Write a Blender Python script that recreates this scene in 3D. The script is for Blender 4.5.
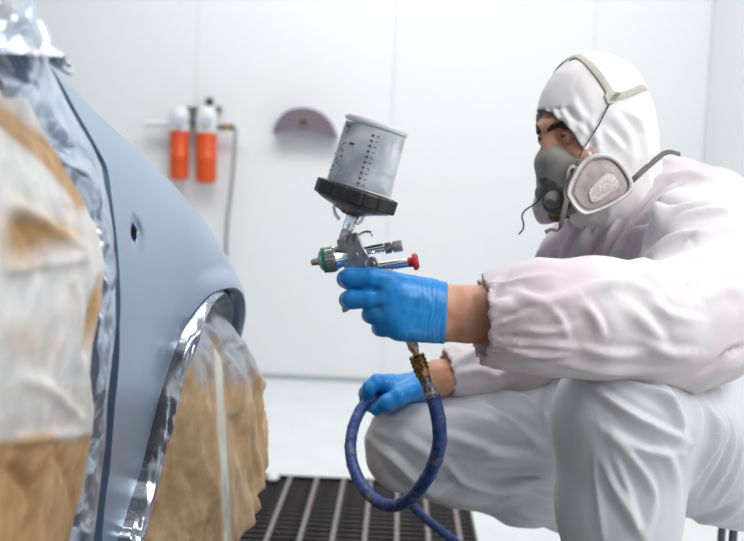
import bpy, bmesh, math, random
import numpy as np
from mathutils import Matrix, Vector, Euler
from mathutils.bvhtree import BVHTree

for o in list(bpy.data.objects):
    bpy.data.objects.remove(o)
SC = bpy.context.scene
COL = SC.collection
rng = np.random.default_rng(7)
random.seed(7)
R = math.radians

# ---------------------------------------------------------------- camera
F_PX = 1033.0
CAM_H = 0.87
cam_d = bpy.data.cameras.new('camera')
cam_d.sensor_width = 36.0
cam_d.lens = F_PX * 36.0 / 744.0
cam_d.clip_start = 0.05
cam_d.dof.use_dof = True
cam_d.dof.focus_distance = 1.40
cam_d.dof.aperture_fstop = 4.0
cam = bpy.data.objects.new('camera', cam_d)
COL.objects.link(cam)
CAM_R = (Matrix.Rotation(R(1.475), 3, 'Z') @ Matrix.Rotation(R(90 - 4.71), 3, 'X') @ Matrix.Rotation(R(2.3), 3, 'Z'))
cam.matrix_world = Matrix.Translation((0, 0, CAM_H)) @ CAM_R.to_4x4()
SC.camera = cam
SC.view_settings.view_transform = 'Standard'
SC.view_settings.look = 'None'
SC.view_settings.gamma = 1
SC.view_settings.use_curve_mapping = False
SC.view_settings.exposure = -1.22

# ---------------------------------------------------------------- world and the lamps of the booth
world = bpy.data.worlds.new('world')
SC.world = world
world.use_nodes = True
world.node_tree.nodes['Background'].inputs[0].default_value = (0.85, 0.92, 1.0, 1)
world.node_tree.nodes['Background'].inputs[1].default_value = 0.1

def area(name, loc, target, sx, sy, power, color=(1, 1, 1)):
    d = bpy.data.lights.new(name, 'AREA')
    d.shape = 'RECTANGLE'; d.size = sx; d.size_y = sy; d.energy = power; d.color = color
    o = bpy.data.objects.new(name, d); COL.objects.link(o)
    o.location = loc
    o.rotation_euler = (Vector(target) - Vector(loc)).to_track_quat('-Z', 'Y').to_euler()
    return o
COOL = (1.0, 0.995, 0.985)
area('ceiling_lamp_rear', (-0.15, 3.1, 2.62), (-0.1, 4.4, 0.4), 2.8, 0.9, 92, COOL)
area('ceiling_lamp_middle', (-0.1, 1.7, 2.62), (0.1, 1.75, 0), 3.0, 0.8, 60, COOL)
area('wall_lamp_right', (1.34, 0.88, 1.45), (0.4, 1.45, 0.6), 1.4, 1.0, 82, COOL)
area('ceiling_lamp_front', (-0.2, -0.9, 2.62), (-0.3, 0.3, 0.5), 2.6, 0.7, 8, COOL)

# ---------------------------------------------------------------- helpers: pixels to points
_Rn = np.array(CAM_R)
def ray(px, py):
    v = _Rn @ np.array([(px - 372.0) / F_PX, -(py - 270.5) / F_PX, -1.0])
    return v / v[1]                        # scaled so that y = 1
def P(px, py, y):
    v = ray(px, py) * y
    return np.array([v[0], y, CAM_H + v[2]])
def Pz(px, py, z):                         # the point of the ray at height z
    v = ray(px, py); t = (z - CAM_H) / v[2]
    return np.array([v[0] * t, t, z])
def proj(V):
    q = (np.asarray(V) - np.array([0, 0, CAM_H])) @ _Rn
    return np.stack([372 + F_PX * q[:, 0] / -q[:, 2], 270.5 - F_PX * q[:, 1] / -q[:, 2]], 1)
def pxm(y): return y / F_PX                # metres per pixel at depth y

# ---------------------------------------------------------------- helpers: noise
_perm = rng.integers(0, 2 ** 31, 4096).astype(np.int64)
def _h(i, j, k):
    return ((_perm[(i * 73856093 ^ j * 19349663 ^ k * 83492791) & 4095] >> 3) & 0xffff) / 65535.0
def noise3(p):
    p = np.asarray(p, float); f = np.floor(p); i = f.astype(np.int64); t = p - f
    t = t * t * (3 - 2 * t); r = 0
    for a in (0, 1):
        for b in (0, 1):
            for c in (0, 1):
                w = (t[:, 0] if a else 1 - t[:, 0]) * (t[:, 1] if b else 1 - t[:, 1]) * (t[:, 2] if c else 1 - t[:, 2])
                r = r + w * _h(i[:, 0] + a, i[:, 1] + b, i[:, 2] + c)
    return r                                # 0..1
def linnoise2(u, v, seed=0):                # creased: linear between random heights
    i = np.floor(u).astype(np.int64); j = np.floor(v).astype(np.int64); a = u - i; b = v - j
    s = np.full_like(i, seed)
    h00 = _h(i, j, s); h10 = _h(i + 1, j, s); h01 = _h(i, j + 1, s); h11 = _h(i + 1, j + 1, s)
    lo = a + b < 1
    return np.where(lo, h00 + a * (h10 - h00) + b * (h01 - h00), h11 + (1 - a) * (h01 - h11) + (1 - b) * (h10 - h11))
def ridge(n): return 1 - np.abs(2 * n - 1)

# ---------------------------------------------------------------- helpers: objects
def link(name, me, mat=None, parent=None):
    o = bpy.data.objects.new(name, me); COL.objects.link(o)
    if mat is not None and me is not None and not me.materials:
        me.materials.append(mat)
    if parent is not None:
        o.parent = parent
        if parent.parent is None and parent.type == 'EMPTY':
            o.matrix_parent_inverse = Matrix.Translation(-parent.location)
    return o
def mesh(name, V, Fc, mat=None, parent=None, smooth=True, sharp=40):
    me = bpy.data.meshes.new(name)
    me.from_pydata([tuple(map(float, v)) for v in V], [], [tuple(map(int, f)) for f in Fc])
    if smooth:
        me.polygons.foreach_set('use_smooth', [True] * len(me.polygons))
        if sharp: me.set_sharp_from_angle(angle=R(sharp))
    me.update()
    return link(name, me, mat, parent)
def bigmesh(name, V, Q, mat=None, parent=None):
    me = bpy.data.meshes.new(name); V = np.asarray(V, np.float32); Q = np.asarray(Q, np.int32)
    me.vertices.add(len(V)); me.vertices.foreach_set('co', V.ravel())
    n = Q.shape[1]
    me.loops.add(Q.size); me.loops.foreach_set('vertex_index', Q.ravel())
    me.polygons.add(len(Q)); me.polygons.foreach_set('loop_start', np.arange(0, Q.size, n, dtype=np.int32))
    me.polygons.foreach_set('use_smooth', np.ones(len(Q), bool))
    me.update(calc_edges=True); me.validate()
    return link(name, me, mat, parent)
def tag(o, label, cat, group=None, kind=None):
    o['label'] = label; o['category'] = cat
    if group: o['group'] = group
    if kind: o['kind'] = kind
    return o
def thing(name, loc, label, cat, group=None):
    o = bpy.data.objects.new(name, None); COL.objects.link(o)
    o.empty_display_size = 0.05
    o.location = loc
    return tag(o, label, cat, group)
def structure(o):
    o['kind'] = 'structure'; return o

class MB:                                   # collects shapes for one mesh
    def __init__(s): s.V = []; s.F = []
    def add(s, V, Fc):
        n = len(s.V); s.V += [tuple(v) for v in V]; s.F += [tuple(i + n for i in f) for f in Fc]; return s
    def box(s, lo, hi, M=None):
        V = [np.array([x, y, z], float) for x in (lo[0], hi[0]) for y in (lo[1], hi[1]) for z in (lo[2], hi[2])]
        if M is not None: V = [np.array(M @ Vector(v)) for v in V]
        return s.add(V, [(0, 1, 3, 2), (4, 6, 7, 5), (0, 4, 5, 1), (2, 3, 7, 6), (0, 2, 6, 4), (1, 5, 7, 3)])
    def lathe(s, a, b, prof, n=32, ref=None, mod=None):
        """prof = [(t along a->b, radius m)], capped"""
        a = np.array(a, float); b = np.array(b, float); ax = b - a; L = np.linalg.norm(ax); ax /= L
        ref = np.array(ref if ref is not None else ((0, 1, 0) if abs(ax[1]) < .9 else (1, 0, 0)), float)
        e1 = ref - ax * ref.dot(ax); e1 /= np.linalg.norm(e1); e2 = np.cross(ax, e1)
        V = []; Fc = []
        for (t, r) in prof:
            for k in range(n):
                th = 2 * math.pi * k / n; rr = r * (mod(th, t) if mod else 1)
                V.append(a + ax * t * L + rr * (math.cos(th) * e1 + math.sin(th) * e2))
        for i in range(len(prof) - 1):
            for k in range(n):
                k2 = (k + 1) % n
                Fc.append((i * n + k, i * n + k2, (i + 1) * n + k2, (i + 1) * n + k))
        Fc.append(tuple(range(n))[::-1]); Fc.append(tuple((len(prof) - 1) * n + k for k in range(n)))
        return s.add(V, Fc)
    def tube(s, pts, rad, n=12, cap=True, flat=None, up=None):
        """tube or flat ribbon along points; flat=(w,h) half sizes, up = normals"""
        pts = np.asarray(pts, float); m = len(pts)
        T = np.gradient(pts, axis=0); T /= np.linalg.norm(T, axis=1)[:, None] + 1e-12
        V = []; Fc = []
        e = None
        for i in range(m):
            if up is not None:
                u = np.array(up[i] if np.ndim(up) > 1 else up, float)
            else:
                u = e if e is not None else (np.array([0, 1, 0.13]) if abs(T[i][1]) < .9 else np.array([1, 0, .1]))
            u = u - T[i] * u.dot(T[i]); u /= np.linalg.norm(u) + 1e-12; e = u
            w = np.cross(T[i], u)
            if flat:
                hw, hh = flat
                ring = [(hw, hh * .4), (hw * .8, hh), (-hw * .8, hh), (-hw, hh * .4), (-hw, -hh * .4), (-hw * .8, -hh), (hw * .8, -hh), (hw, -hh * .4)]
                V += [pts[i] + a * w + b * u for a, b in ring]
            else:
                r = rad[i] if np.ndim(rad) else rad
                V += [pts[i] + r * (math.cos(2 * math.pi * k / n) * u + math.sin(2 * math.pi * k / n) * w) for k in range(n)]
        q = 8 if flat else n
        for i in range(m - 1):
            for k in range(q):
                k2 = (k + 1) % q
                Fc.append((i * q + k, i * q + k2, (i + 1) * q + k2, (i + 1) * q + k))
        if cap:
            Fc.append(tuple(range(q))[::-1]); Fc.append(tuple((m - 1) * q + k for k in range(q)))
        return s.add(V, Fc)
    def prism(s, outline, thick, bevel=0):
        """outline = 3D points (one loop, counter-clockwise from the front), thick = vector to the back"""
        O = np.asarray(outline, float); n = len(O); t = np.asarray(thick, float); c = O.mean(0)
        if bevel:
            tn = t / np.linalg.norm(t)
            In = O + (c - O) / np.linalg.norm(c - O, axis=1)[:, None] * bevel
            rings = [In, O + tn * bevel, O + t - tn * bevel, In + t]
        else: rings = [O, O + t]
        V = np.concatenate(rings); Fc = []
        for i in range(len(rings) - 1):
            for k in range(n):
                k2 = (k + 1) % n
                Fc.append((i * n + k, (i + 1) * n + k, (i + 1) * n + k2, i * n + k2))
        Fc.append(tuple(range(n))); Fc.append(tuple((len(rings) - 1) * n + k for k in range(n))[::-1])
        return s.add(V, Fc)
    def sphere(s, c, r, nu=16, nv=10, A=None):
        V = []; Fc = []; c = np.array(c, float); r = np.array(r, float) * np.ones(3)
        for i in range(nv + 1):
            for k in range(nu):
                a = math.pi * i / nv; b = 2 * math.pi * k / nu
                p = np.array([math.sin(a) * math.cos(b), math.sin(a) * math.sin(b), math.cos(a)]) * r
                if A is not None: p = A @ p
                V.append(c + p)
        for i in range(nv):
            for k in range(nu):
                k2 = (k + 1) % nu
                Fc.append((i * nu + k, (i + 1) * nu + k, (i + 1) * nu + k2, i * nu + k2))
        return s.add(V, Fc)
    def build(s, name, mat=None, parent=None, smooth=True, sharp=40):
        me = bpy.data.meshes.new(name)
        me.from_pydata([tuple(map(float, v)) for v in s.V], [], s.F)
        bm = bmesh.new(); bm.from_mesh(me)
        bmesh.ops.remove_doubles(bm, verts=bm.verts, dist=1e-7)
        bmesh.ops.recalc_face_normals(bm, faces=bm.faces)
        bm.to_mesh(me); bm.free()
        if smooth:
            me.polygons.foreach_set('use_smooth', [True] * len(me.polygons))
            me.set_sharp_from_angle(angle=R(sharp))
        me.update()
        return link(name, me, mat, parent)
def spline(pts, n):
    """Catmull-Rom through rows of pts, n samples (any number of columns)"""
    p = np.asarray(pts, float); p = np.vstack([2 * p[0] - p[1], p, 2 * p[-1] - p[-2]])
    m = len(p) - 3; out = []
    for s in np.linspace(0, m - 1e-9, n):
        i = int(s); t = s - i; a, b, c, d = p[i:i + 4]
        out.append(.5 * (2 * b + (c - a) * t + (2 * a - 5 * b + 4 * c - d) * t * t + (3 * b - 3 * c + d - a) * t ** 3))
    return np.array(out)
def resample(poly, n):
    p = np.asarray(poly, float); d = np.r_[0, np.cumsum(np.linalg.norm(np.diff(p, axis=0), axis=1))]
    s = np.linspace(0, d[-1], n)
    return np.stack([np.interp(s, d, p[:, k]) for k in range(p.shape[1])], 1)
def gridfaces(nu, nv, off=0):
    a = (np.arange(nu - 1)[:, None] * nv + np.arange(nv - 1)[None, :]).ravel() + off
    return np.stack([a, a + nv, a + nv + 1, a + 1], 1)
def modded(o, *mods):
    """apply modifiers by evaluating"""
    for kind, kw in mods:
        m = o.modifiers.new(kind.lower(), kind)
        for k, v in kw.items(): setattr(m, k, v)
    dg = bpy.context.evaluated_depsgraph_get(); dg.update()
    me = bpy.data.meshes.new_from_object(o.evaluated_get(dg))
    o.modifiers.clear(); me.name = o.name; old = o.data; o.data = me
    bpy.data.meshes.remove(old)
    return o
def bvh(o):
    me = o.data
    return BVHTree.FromPolygons([v.co[:] for v in me.vertices], [p.vertices[:] for p in me.polygons])
def hit(tree, px, py, off=0.0):
    v = ray(px, py); v = v / np.linalg.norm(v)
    loc, nor, idx, d = tree.ray_cast(Vector((0, 0, CAM_H)), Vector(v))
    if loc is None: return None, None
    n = np.array(nor)
    if n.dot(v) > 0: n = -n
    return np.array(loc) + n * off, n

# ---------------------------------------------------------------- helpers: signed distance bodies
class Vol:
    def __init__(s, lo, hi, h):
        s.lo = np.array(lo, float); s.h = h
        s.n = np.ceil((np.array(hi) - s.lo) / h).astype(int) + 1
        s.ax = [(s.lo[i] + h * np.arange(s.n[i])).astype(np.float32) for i in range(3)]
        s.v = np.full(s.n, 1.0, np.float32)
    def sub(s, lo, hi, m):
        sl = []
        for i in range(3):
            a = int(max(0, math.floor((lo[i] - m - s.lo[i]) / s.h))); b = int(min(s.n[i], math.ceil((hi[i] + m - s.lo[i]) / s.h) + 1))
            if b <= a: return None, None
            sl.append(slice(a, b))
        sl = tuple(sl)
        return sl, (s.ax[0][sl[0]][:, None, None], s.ax[1][sl[1]][None, :, None], s.ax[2][sl[2]][None, None, :])
    def put(s, sl, d, k):
        a = s.v[sl]
        if k > 0:
            h = np.maximum(k - np.abs(a - d), 0) / k
            s.v[sl] = np.minimum(a, d) - h * h * k * .25
        else: s.v[sl] = np.minimum(a, d)
    def cap(s, a, b, ra, rb, k=.02):
        a = np.array(a, float); b = np.array(b, float); r = max(ra, rb)
        sl, X = s.sub(np.minimum(a, b) - r, np.maximum(a, b) + r, k + 2 * s.h)
        if sl is None: return
        ab = b - a; L2 = max(ab.dot(ab), 1e-12)
        p = [X[i] - np.float32(a[i]) for i in range(3)]
        t = np.clip((p[0] * ab[0] + p[1] * ab[1] + p[2] * ab[2]) / L2, 0, 1)
        d = np.sqrt((p[0] - t * ab[0]) ** 2 + (p[1] - t * ab[1]) ** 2 + (p[2] - t * ab[2]) ** 2) - (ra + (rb - ra) * t)
        s.put(sl, d.astype(np.float32), k)
    def chain(s, pts, k=.02):               # pts = [(x,y,z,r)]
        for a, b in zip(pts[:-1], pts[1:]): s.cap(a[:3], b[:3], a[3], b[3], k)
    def ell(s, c, r, A=None, k=.02, cut=False):
        c = np.array(c, float); r = np.array(r, float); A = np.eye(3) if A is None else A   # columns = axes
        e = np.sqrt(((A * r) ** 2).sum(1))
        sl, X = s.sub(c - e, c + e, k + 2 * s.h)
        if sl is None: return
        p = [X[i] - np.float32(c[i]) for i in range(3)]
        q = [(p[0] * A[0, j] + p[1] * A[1, j] + p[2] * A[2, j]) for j in range(3)]
        k0 = np.sqrt(sum((q[j] / r[j]) ** 2 for j in range(3)))
        k1 = np.sqrt(sum((q[j] / r[j] ** 2) ** 2 for j in range(3))) + 1e-9
        d = (k0 * (k0 - 1) / k1).astype(np.float32)
        if cut:
            a = s.v[sl]; d = -d
            h = np.maximum(k - np.abs(a - d), 0) / max(k, 1e-6)
            s.v[sl] = np.maximum(a, d) + h * h * k * .25
        else: s.put(sl, d, k)
    def cutbox(s, lo, hi):
        sl, X = s.sub(lo, hi, s.h * 4)
        q = [np.abs(X[i] - (lo[i] + hi[i]) / 2) - (hi[i] - lo[i]) / 2 for i in range(3)]
        s.v[sl] = np.maximum(s.v[sl], -np.maximum(np.maximum(q[0], q[1]), q[2]).astype(np.float32))
    def mesh(s, iters=2):
        v = s.v; nx, ny, nz = v.shape; ins = v < 0
        cnt = np.zeros((nx - 1, ny - 1, nz - 1), np.uint8)
        for a in (0, 1):
            for b in (0, 1):
                for c in (0, 1):
                    cnt += ins[a:nx - 1 + a, b:ny - 1 + b, c:nz - 1 + c]
        I = np.stack(np.nonzero((cnt > 0) & (cnt < 8)), 1)
        idm = np.full(cnt.shape, -1, np.int32); idm[I[:, 0], I[:, 1], I[:, 2]] = np.arange(len(I))
        corner = {}
        for a in (0, 1):
            for b in (0, 1):
                for c in (0, 1): corner[a, b, c] = v[I[:, 0] + a, I[:, 1] + b, I[:, 2] + c]
        acc = np.zeros((len(I), 3)); num = np.zeros(len(I))
        for axis in range(3):
            o1, o2 = [k for k in range(3) if k != axis]
            for b in (0, 1):
                for c in (0, 1):
                    k0 = [0, 0, 0]; k0[o1] = b; k0[o2] = c; k1 = list(k0); k1[axis] = 1
                    f0 = corner[tuple(k0)]; f1 = corner[tuple(k1)]
                    m = (f0 < 0) != (f1 < 0)
                    t = np.where(m, f0 / np.where(m, f0 - f1, 1), 0)
                    pt = np.zeros((len(I), 3)); pt[:, o1] = b; pt[:, o2] = c; pt[:, axis] = t
                    acc += pt * m[:, None]; num += m
        V = (I + acc / num[:, None]) * s.h + s.lo
        Q = []
        for axis in range(3):
            o1, o2 = [(1, 2), (2, 0), (0, 1)][axis]
            sl0 = [slice(1, n - 1) for n in (nx, ny, nz)]; sl1 = list(sl0)
            sl0[axis] = slice(0, v.shape[axis] - 1); sl1[axis] = slice(1, v.shape[axis])
            m = ins[tuple(sl0)] != ins[tuple(sl1)]
            E = np.stack(np.nonzero(m), 1)
            off = np.array([1, 1, 1]); off[axis] = 0
            E = E + off
            st = ins[E[:, 0], E[:, 1], E[:, 2]]
            def cell(d1, d2):
                c = E.copy(); c[:, o1] -= d1; c[:, o2] -= d2
                return idm[c[:, 0], c[:, 1], c[:, 2]]
            q = np.stack([cell(1, 1), cell(0, 1), cell(0, 0), cell(1, 0)], 1)
            q[~st] = q[~st][:, ::-1]
            Q.append(q)
        Q = np.concatenate(Q); Q = Q[(Q >= 0).all(1)]
        return lap(V, Q, iters), Q
def edges_of(Q):
    E = np.concatenate([Q[:, [i, (i + 1) % Q.shape[1]]] for i in range(Q.shape[1])]); E.sort(1)
    return np.unique(E, axis=0)
def lap(V, Q, iters, lam=.5, mask=None):
    if iters == 0: return V
    E = edges_of(Q); n = len(V)
    deg = np.bincount(E.ravel(), minlength=n)[:, None].clip(1)
    for _ in range(iters):
        for l in (lam, -lam * 1.02):        # Taubin: no shrinking
            S = np.stack([np.bincount(E[:, 0], V[E[:, 1], k], n) + np.bincount(E[:, 1], V[E[:, 0], k], n) for k in range(3)], 1) / deg
            dv = l * (S - V)
            V = V + (dv if mask is None else dv * mask[:, None])
    return V
def vnormals(V, Q):
    d1 = V[Q[:, 2]] - V[Q[:, 0]]; d2 = V[Q[:, 3]] - V[Q[:, 1]]; fn = np.cross(d1, d2)
    N = np.stack([np.bincount(Q.ravel(), np.repeat(fn[:, k], 4), len(V)) for k in range(3)], 1)
    return N / (np.linalg.norm(N, axis=1)[:, None] + 1e-12)
def keep(V, Q, m):
    """keep vertices where m"""
    q = Q[m[Q].all(1)]; used = np.zeros(len(V), bool); used[q.ravel()] = True
    idx = np.cumsum(used) - 1
    return V[used], idx[q], used
def polydist(XY, pl):
    """distance in px, signed side, and parameter 0..1 along polyline"""
    pl = np.asarray(pl, float); best = np.full(len(XY), 1e9); side = np.zeros(len(XY)); par = np.zeros(len(XY)); n = len(pl) - 1
    for i in range(n):
        a = pl[i]; ab = pl[i + 1] - a; L2 = ab.dot(ab); p = XY - a
        tr = p @ ab / L2; t = np.clip(tr, 0, 1); d = np.linalg.norm(p - t[:, None] * ab, axis=1)
        m = d < best
        best[m] = d[m]; side[m] = np.sign(ab[0] * p[m, 1] - ab[1] * p[m, 0]); par[m] = (i + t[m]) / n
    return best, side, par
def fold(V, N, pl, w, amp, step=0.0, front=True, depth=None):
    """presses a cloth fold into the surface along a line: ridge (amp) and a step to one side"""
    pl = spline(pl, 24); XY = proj(V)
    lo = pl.min(0) - 5 * w; hi = pl.max(0) + 5 * w
    m = ((XY > lo) & (XY < hi)).all(1)
    view = V - np.array([0, 0, CAM_H])
    if front: m &= (N * view).sum(1) < 0
    if depth: m &= (V[:, 1] > depth[0]) & (V[:, 1] < depth[1])
    ix = np.nonzero(m)[0]
    if not len(ix): return V
    d, s, t = polydist(XY[ix], pl)
    env = np.clip(np.sin(np.pi * np.clip(t, .02, .98)), 0, 1) ** .6
    x = d / w
    g = amp * np.exp(-x ** 1.4) + step * s * x * np.exp(-x * x * .5) * 1.2
    V = V.copy(); V[ix] += N[ix] * (g * env)[:, None]
    return V

# ---------------------------------------------------------------- materials
def mat(name, color, rough=.5, metal=0.0, spec=None, **kw):
    m = bpy.data.materials.new(name); m.use_nodes = True
    b = m.node_tree.nodes['Principled BSDF']
    b.inputs['Base Color'].default_value = (*color, 1); b.inputs['Roughness'].default_value = rough
    b.inputs['Metallic'].default_value = metal
    if spec is not None: b.inputs['Specular IOR Level'].default_value = spec
    for k, v in kw.items(): b.inputs[k.replace('_', ' ')].default_value = v
    return m
def nd(m, t, **kw):
    n = m.node_tree.nodes.new(t)
    for k, v in kw.items():
        if k in n.inputs: n.inputs[k].default_value = v
        else: setattr(n, k, v)
    return n
def lk(m, a, b): m.node_tree.links.new(a, b)
def bsdf(m): return m.node_tree.nodes['Principled BSDF']
def noisecol(m, scale, stops, detail=4, rough=.55, coord='Object', stretch=None, target='Base Color', dist=0.0):
    tc = nd(m, 'ShaderNodeTexCoord'); src = tc.outputs[coord]
    if stretch:
        mp = nd(m, 'ShaderNodeMapping'); mp.inputs['Scale'].default_value = stretch; lk(m, src, mp.inputs[0]); src = mp.outputs[0]
    n = nd(m, 'ShaderNodeTexNoise', Scale=scale, Detail=detail, Roughness=rough, Distortion=dist); lk(m, src, n.inputs['Vector'])
    r = nd(m, 'ShaderNodeValToRGB'); el = r.color_ramp.elements
    while len(el) < len(stops): el.new(.5)
    for e, (p, c) in zip(el, stops): e.position = p; e.color = (*c, 1)
    lk(m, n.outputs['Fac'], r.inputs[0])
    if target: lk(m, r.outputs[0], bsdf(m).inputs[target])
    return n, r
def bump(m, scale, strength, dist=.002, detail=3, coord='Object', stretch=None):
    tc = nd(m, 'ShaderNodeTexCoord'); src = tc.outputs[coord]
    if stretch:
        mp = nd(m, 'ShaderNodeMapping'); mp.inputs['Scale'].default_value = stretch; lk(m, src, mp.inputs[0]); src = mp.outputs[0]
    n = nd(m, 'ShaderNodeTexNoise', Scale=scale, Detail=detail); lk(m, src, n.inputs['Vector'])
    b = nd(m, 'ShaderNodeBump', Strength=strength, Distance=dist); lk(m, n.outputs['Fac'], b.inputs['Height'])
    lk(m, b.outputs[0], bsdf(m).inputs['Normal']); return b

M = {}
M['wall'] = mat('white_wall_panel', (.86, .885, .90), .45); noisecol(M['wall'], 1.5, [(.3, (.85, .88, .895)), (.7, (.875, .895, .905))], 2)
M['joint'] = mat('panel_joint', (.66, .71, .73), .7)
M['ceiling'] = mat('white_ceiling', (.86, .88, .9), .6)
M['floor'] = mat('white_painted_floor', (.80, .83, .84), .42); noisecol(M['floor'], 5, [(.3, (.75, .79, .80)), (.7, (.83, .85, .86))], 6)
M['pit'] = mat('dark_pit', (.012, .012, .013), .9)
M['grate'] = mat('dark_grating_steel', (.045, .038, .036), .6, .3); noisecol(M['grate'], 30, [(.3, (.03, .026, .025)), (.7, (.075, .063, .06))])
M['gratebar'] = mat('worn_grating_bar', (.16, .135, .14), .55, .3); noisecol(M['gratebar'], 40, [(.3, (.20, .165, .17)), (.7, (.36, .31, .32))])
M['white_metal'] = mat('white_enamel', (.8, .81, .82), .35)
M['orange'] = mat('orange_bowl', (.86, .11, .02), .25, Transmission_Weight=.15)
M['black'] = mat('black_plastic', (.022, .02, .02), .42)
M['brass'] = mat('worn_brass', (.55, .36, .13), .34, 1.0); noisecol(M['brass'], 260, [(.35, (.12, .07, .03)), (.6, (.38, .25, .10)), (.8, (.58, .42, .20))])
M['greyhose'] = mat('grey_rubber', (.33, .33, .35), .6)
M['mauve'] = mat('mauve_painted_steel', (.19, .155, .185), .5, .1)
M['chrome'] = mat('polished_aluminium', (.78, .78, .80), .16, 1.0); noisecol(M['chrome'], 120, [(.3, (.12, .12, .12)), (.7, (.26, .26, .26))], target='Roughness')
M['alu'] = mat('satin_aluminium', (.52, .53, .57), .36, 1.0); noisecol(M['alu'], 140, [(.3, (.36, .37, .41)), (.55, (.56, .57, .60)), (.75, (.66, .66, .68))])
M['steel'] = mat('knurled_steel', (.50, .48, .46), .35, 1.0)
M['nickel'] = mat('brownish_nickel', (.42, .35, .29), .3, 1.0); noisecol(M['nickel'], 200, [(.3, (.25, .19, .14)), (.6, (.55, .48, .42))])
M['green'] = mat('green_plastic_ring', (.0, .24, .11), .4)
M['red'] = mat('red_plastic', (.72, .03, .02), .35)
M['hole'] = mat('hole_dark', (.01, .01, .012), .8)

# ================================================================ THE BOOTH
WD = Pz(300, 379.5, 0)[1]                   # distance of the back wall
XR = P(704, 150, WD)[0]; XL = -2.6; YB = -2.6; ZC = 2.72
wall_b = structure(MB().box((XL - .1, WD + .012, 0), (XR + .1, WD + .1, ZC)).build('wall_back', M['joint'], smooth=False))
s1 = P(197, 60, WD)[0]; s2 = P(393.5, 80, WD)[0]; pw = s2 - s1
xs = [s1 + k * pw for k in range(-6, 6)]
def panel(x0, x1):
    b = MB().box((x0 + .0008, WD, .02), (x1 - .0008, WD + .02, ZC)); return b
for x0 in xs:
    a, b = max(x0, XL), min(x0 + pw, XR)
    if b - a > .05: panel(a, b).build('wall_panel', M['wall'], wall_b, smooth=False)
wall_r = structure(MB().box((XR + .012, YB, 0), (XR + .1, WD, ZC)).build('wall_right', M['joint'], smooth=False))
ys = XR / ray(735, 150)[0]
yk = ys
while yk > YB:
    MB().box((XR, max(yk - pw, YB) + .0012, .02), (XR + .02, yk - .0012, ZC)).build('wall_panel', M['wall'], wall_r, smooth=False); yk -= pw
MB().box((XR, ys + .0012, .02), (XR + .02, WD - .002, ZC)).build('wall_panel', M['wall'], wall_r, smooth=False)
M['grey_wall'] = mat('grey_unseen_wall', (.30, .32, .35), .5)  # unseen left and front walls, grey chosen to cut the bounced fill light
structure(MB().box((XL - .1, YB, 0), (XL, WD, ZC)).build('wall_left', M['grey_wall'], smooth=False))
structure(MB().box((XL - .1, YB - .1, 0), (XR + .1, YB, ZC)).build('wall_front', M['grey_wall'], smooth=False))
structure(MB().box((XL - .1, YB, ZC), (XR + .1, WD + .1, ZC + .1)).build('ceiling', M['ceiling'], smooth=False))
structure(MB().box((XL, WD - .006, 0), (XR, WD + .003, .02)).build('baseboard_back', mat('grey_joint_strip', (.42, .47, .50), .5), smooth=False))

# floor with the pit under the grating
GY1 = Pz(300, 475.5, 0)[1]; GX1 = Pz(475.5, 530, 0)[0]; GX0 = -1.15; GY0 = -.60
fl = MB()
fl.box((XL, YB, -.05), (XR, GY0, 0)).box((XL, GY1, -.05), (XR, WD + .02, 0))
fl.box((XL, GY0, -.05), (GX0, GY1, 0)).box((GX1, GY0, -.05), (XR, GY1, 0))
structure(fl.build('floor', M['floor'], smooth=False))
pit = MB().box((GX0 - .05, GY0 - .05, -.5), (GX1 + .05, GY1 + .05, -.45))
pit.box((GX0 - .05, GY0 - .05, -.45), (GX0, GY1 + .05, -.05)).box((GX1, GY0 - .05, -.45), (GX1 + .05, GY1 + .05, -.05))
pit.box((GX0, GY0 - .05, -.45), (GX1, GY0, -.05)).box((GX0, GY1, -.45), (GX1, GY1 + .05, -.05))
structure(pit.build('floor_pit', M['pit'], smooth=False))
grate = thing('floor_grating', ((GX0 + GX1) / 2, (GY0 + GY1) / 2, 0), 'dark steel floor grating with long pale bars let into the white floor', 'grating')
fr = MB()
fr.box((GX0, GY0, -.04), (GX0 + .008, GY1, -.0005)).box((GX1 - .008, GY0, -.04), (GX1, GY1, -.0005))
fr.box((GX0 + .008, GY0, -.04), (GX1 - .008, GY0 + .008, -.0005)).box((GX0 + .008, GY1 - .008, -.04), (GX1 - .008, GY1, -.0005))
fr.build('frame', M['grate'], grate, smooth=False)
bx = [Pz(p, 541, 0)[0] for p in (265.5, 299.8, 332.4, 366.3, 397.4, 429.7, 460.8)]
bp = (bx[-1] - bx[0]) / 6
me = None
for k in range(-10, 7):
    x = bx[0] + k * bp
    if x < GX0 + .02: continue
    if me is None:
        o = MB().box((-.0058, GY0 + .009, -.008), (.0058, GY1 - .009, -.001)).build('long_bar', M['gratebar'], grate, smooth=False); me = o.data
    else: o = link('long_bar', me, None, grate)
    o.location.x = x
me = None; y = GY0 + .03
while y < GY1 - .02:
    if me is None:
        o = MB().box((GX0 + .009, -.0065, -.038), (GX1 - .009, .0065, -.0085)).build('slat', M['grate'], grate, smooth=False); me = o.data
    else: o = link('slat', me, None, grate)
    o.location.y = y; y += .0365
# small domed white oval on the far edge of the grating
c = Pz(273, 479, 0); V = []; 
for i in range(9):
    for j in range(7):
        u = (i / 8 - .5) * 2; v = (j / 6 - .5) * 2; f = math.sqrt(max(0, 1 - .5 * v * v))
        V.append((c[0] + .019 * u * f, c[1] + .03 * v * math.sqrt(1 - .5 * u * u), .004 + .010 * (1 - u * u) * (1 - v * v) + .002 * random.random()))
o = mesh('white_oval', V, gridfaces(9, 7), mat('white_oval_patch', (.8, .84, .85), .6))
modded(o, ('SOLIDIFY', dict(thickness=.002)))
tag(o, 'small white oval patch on the far edge of the dark floor grating', 'scrap')

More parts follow.
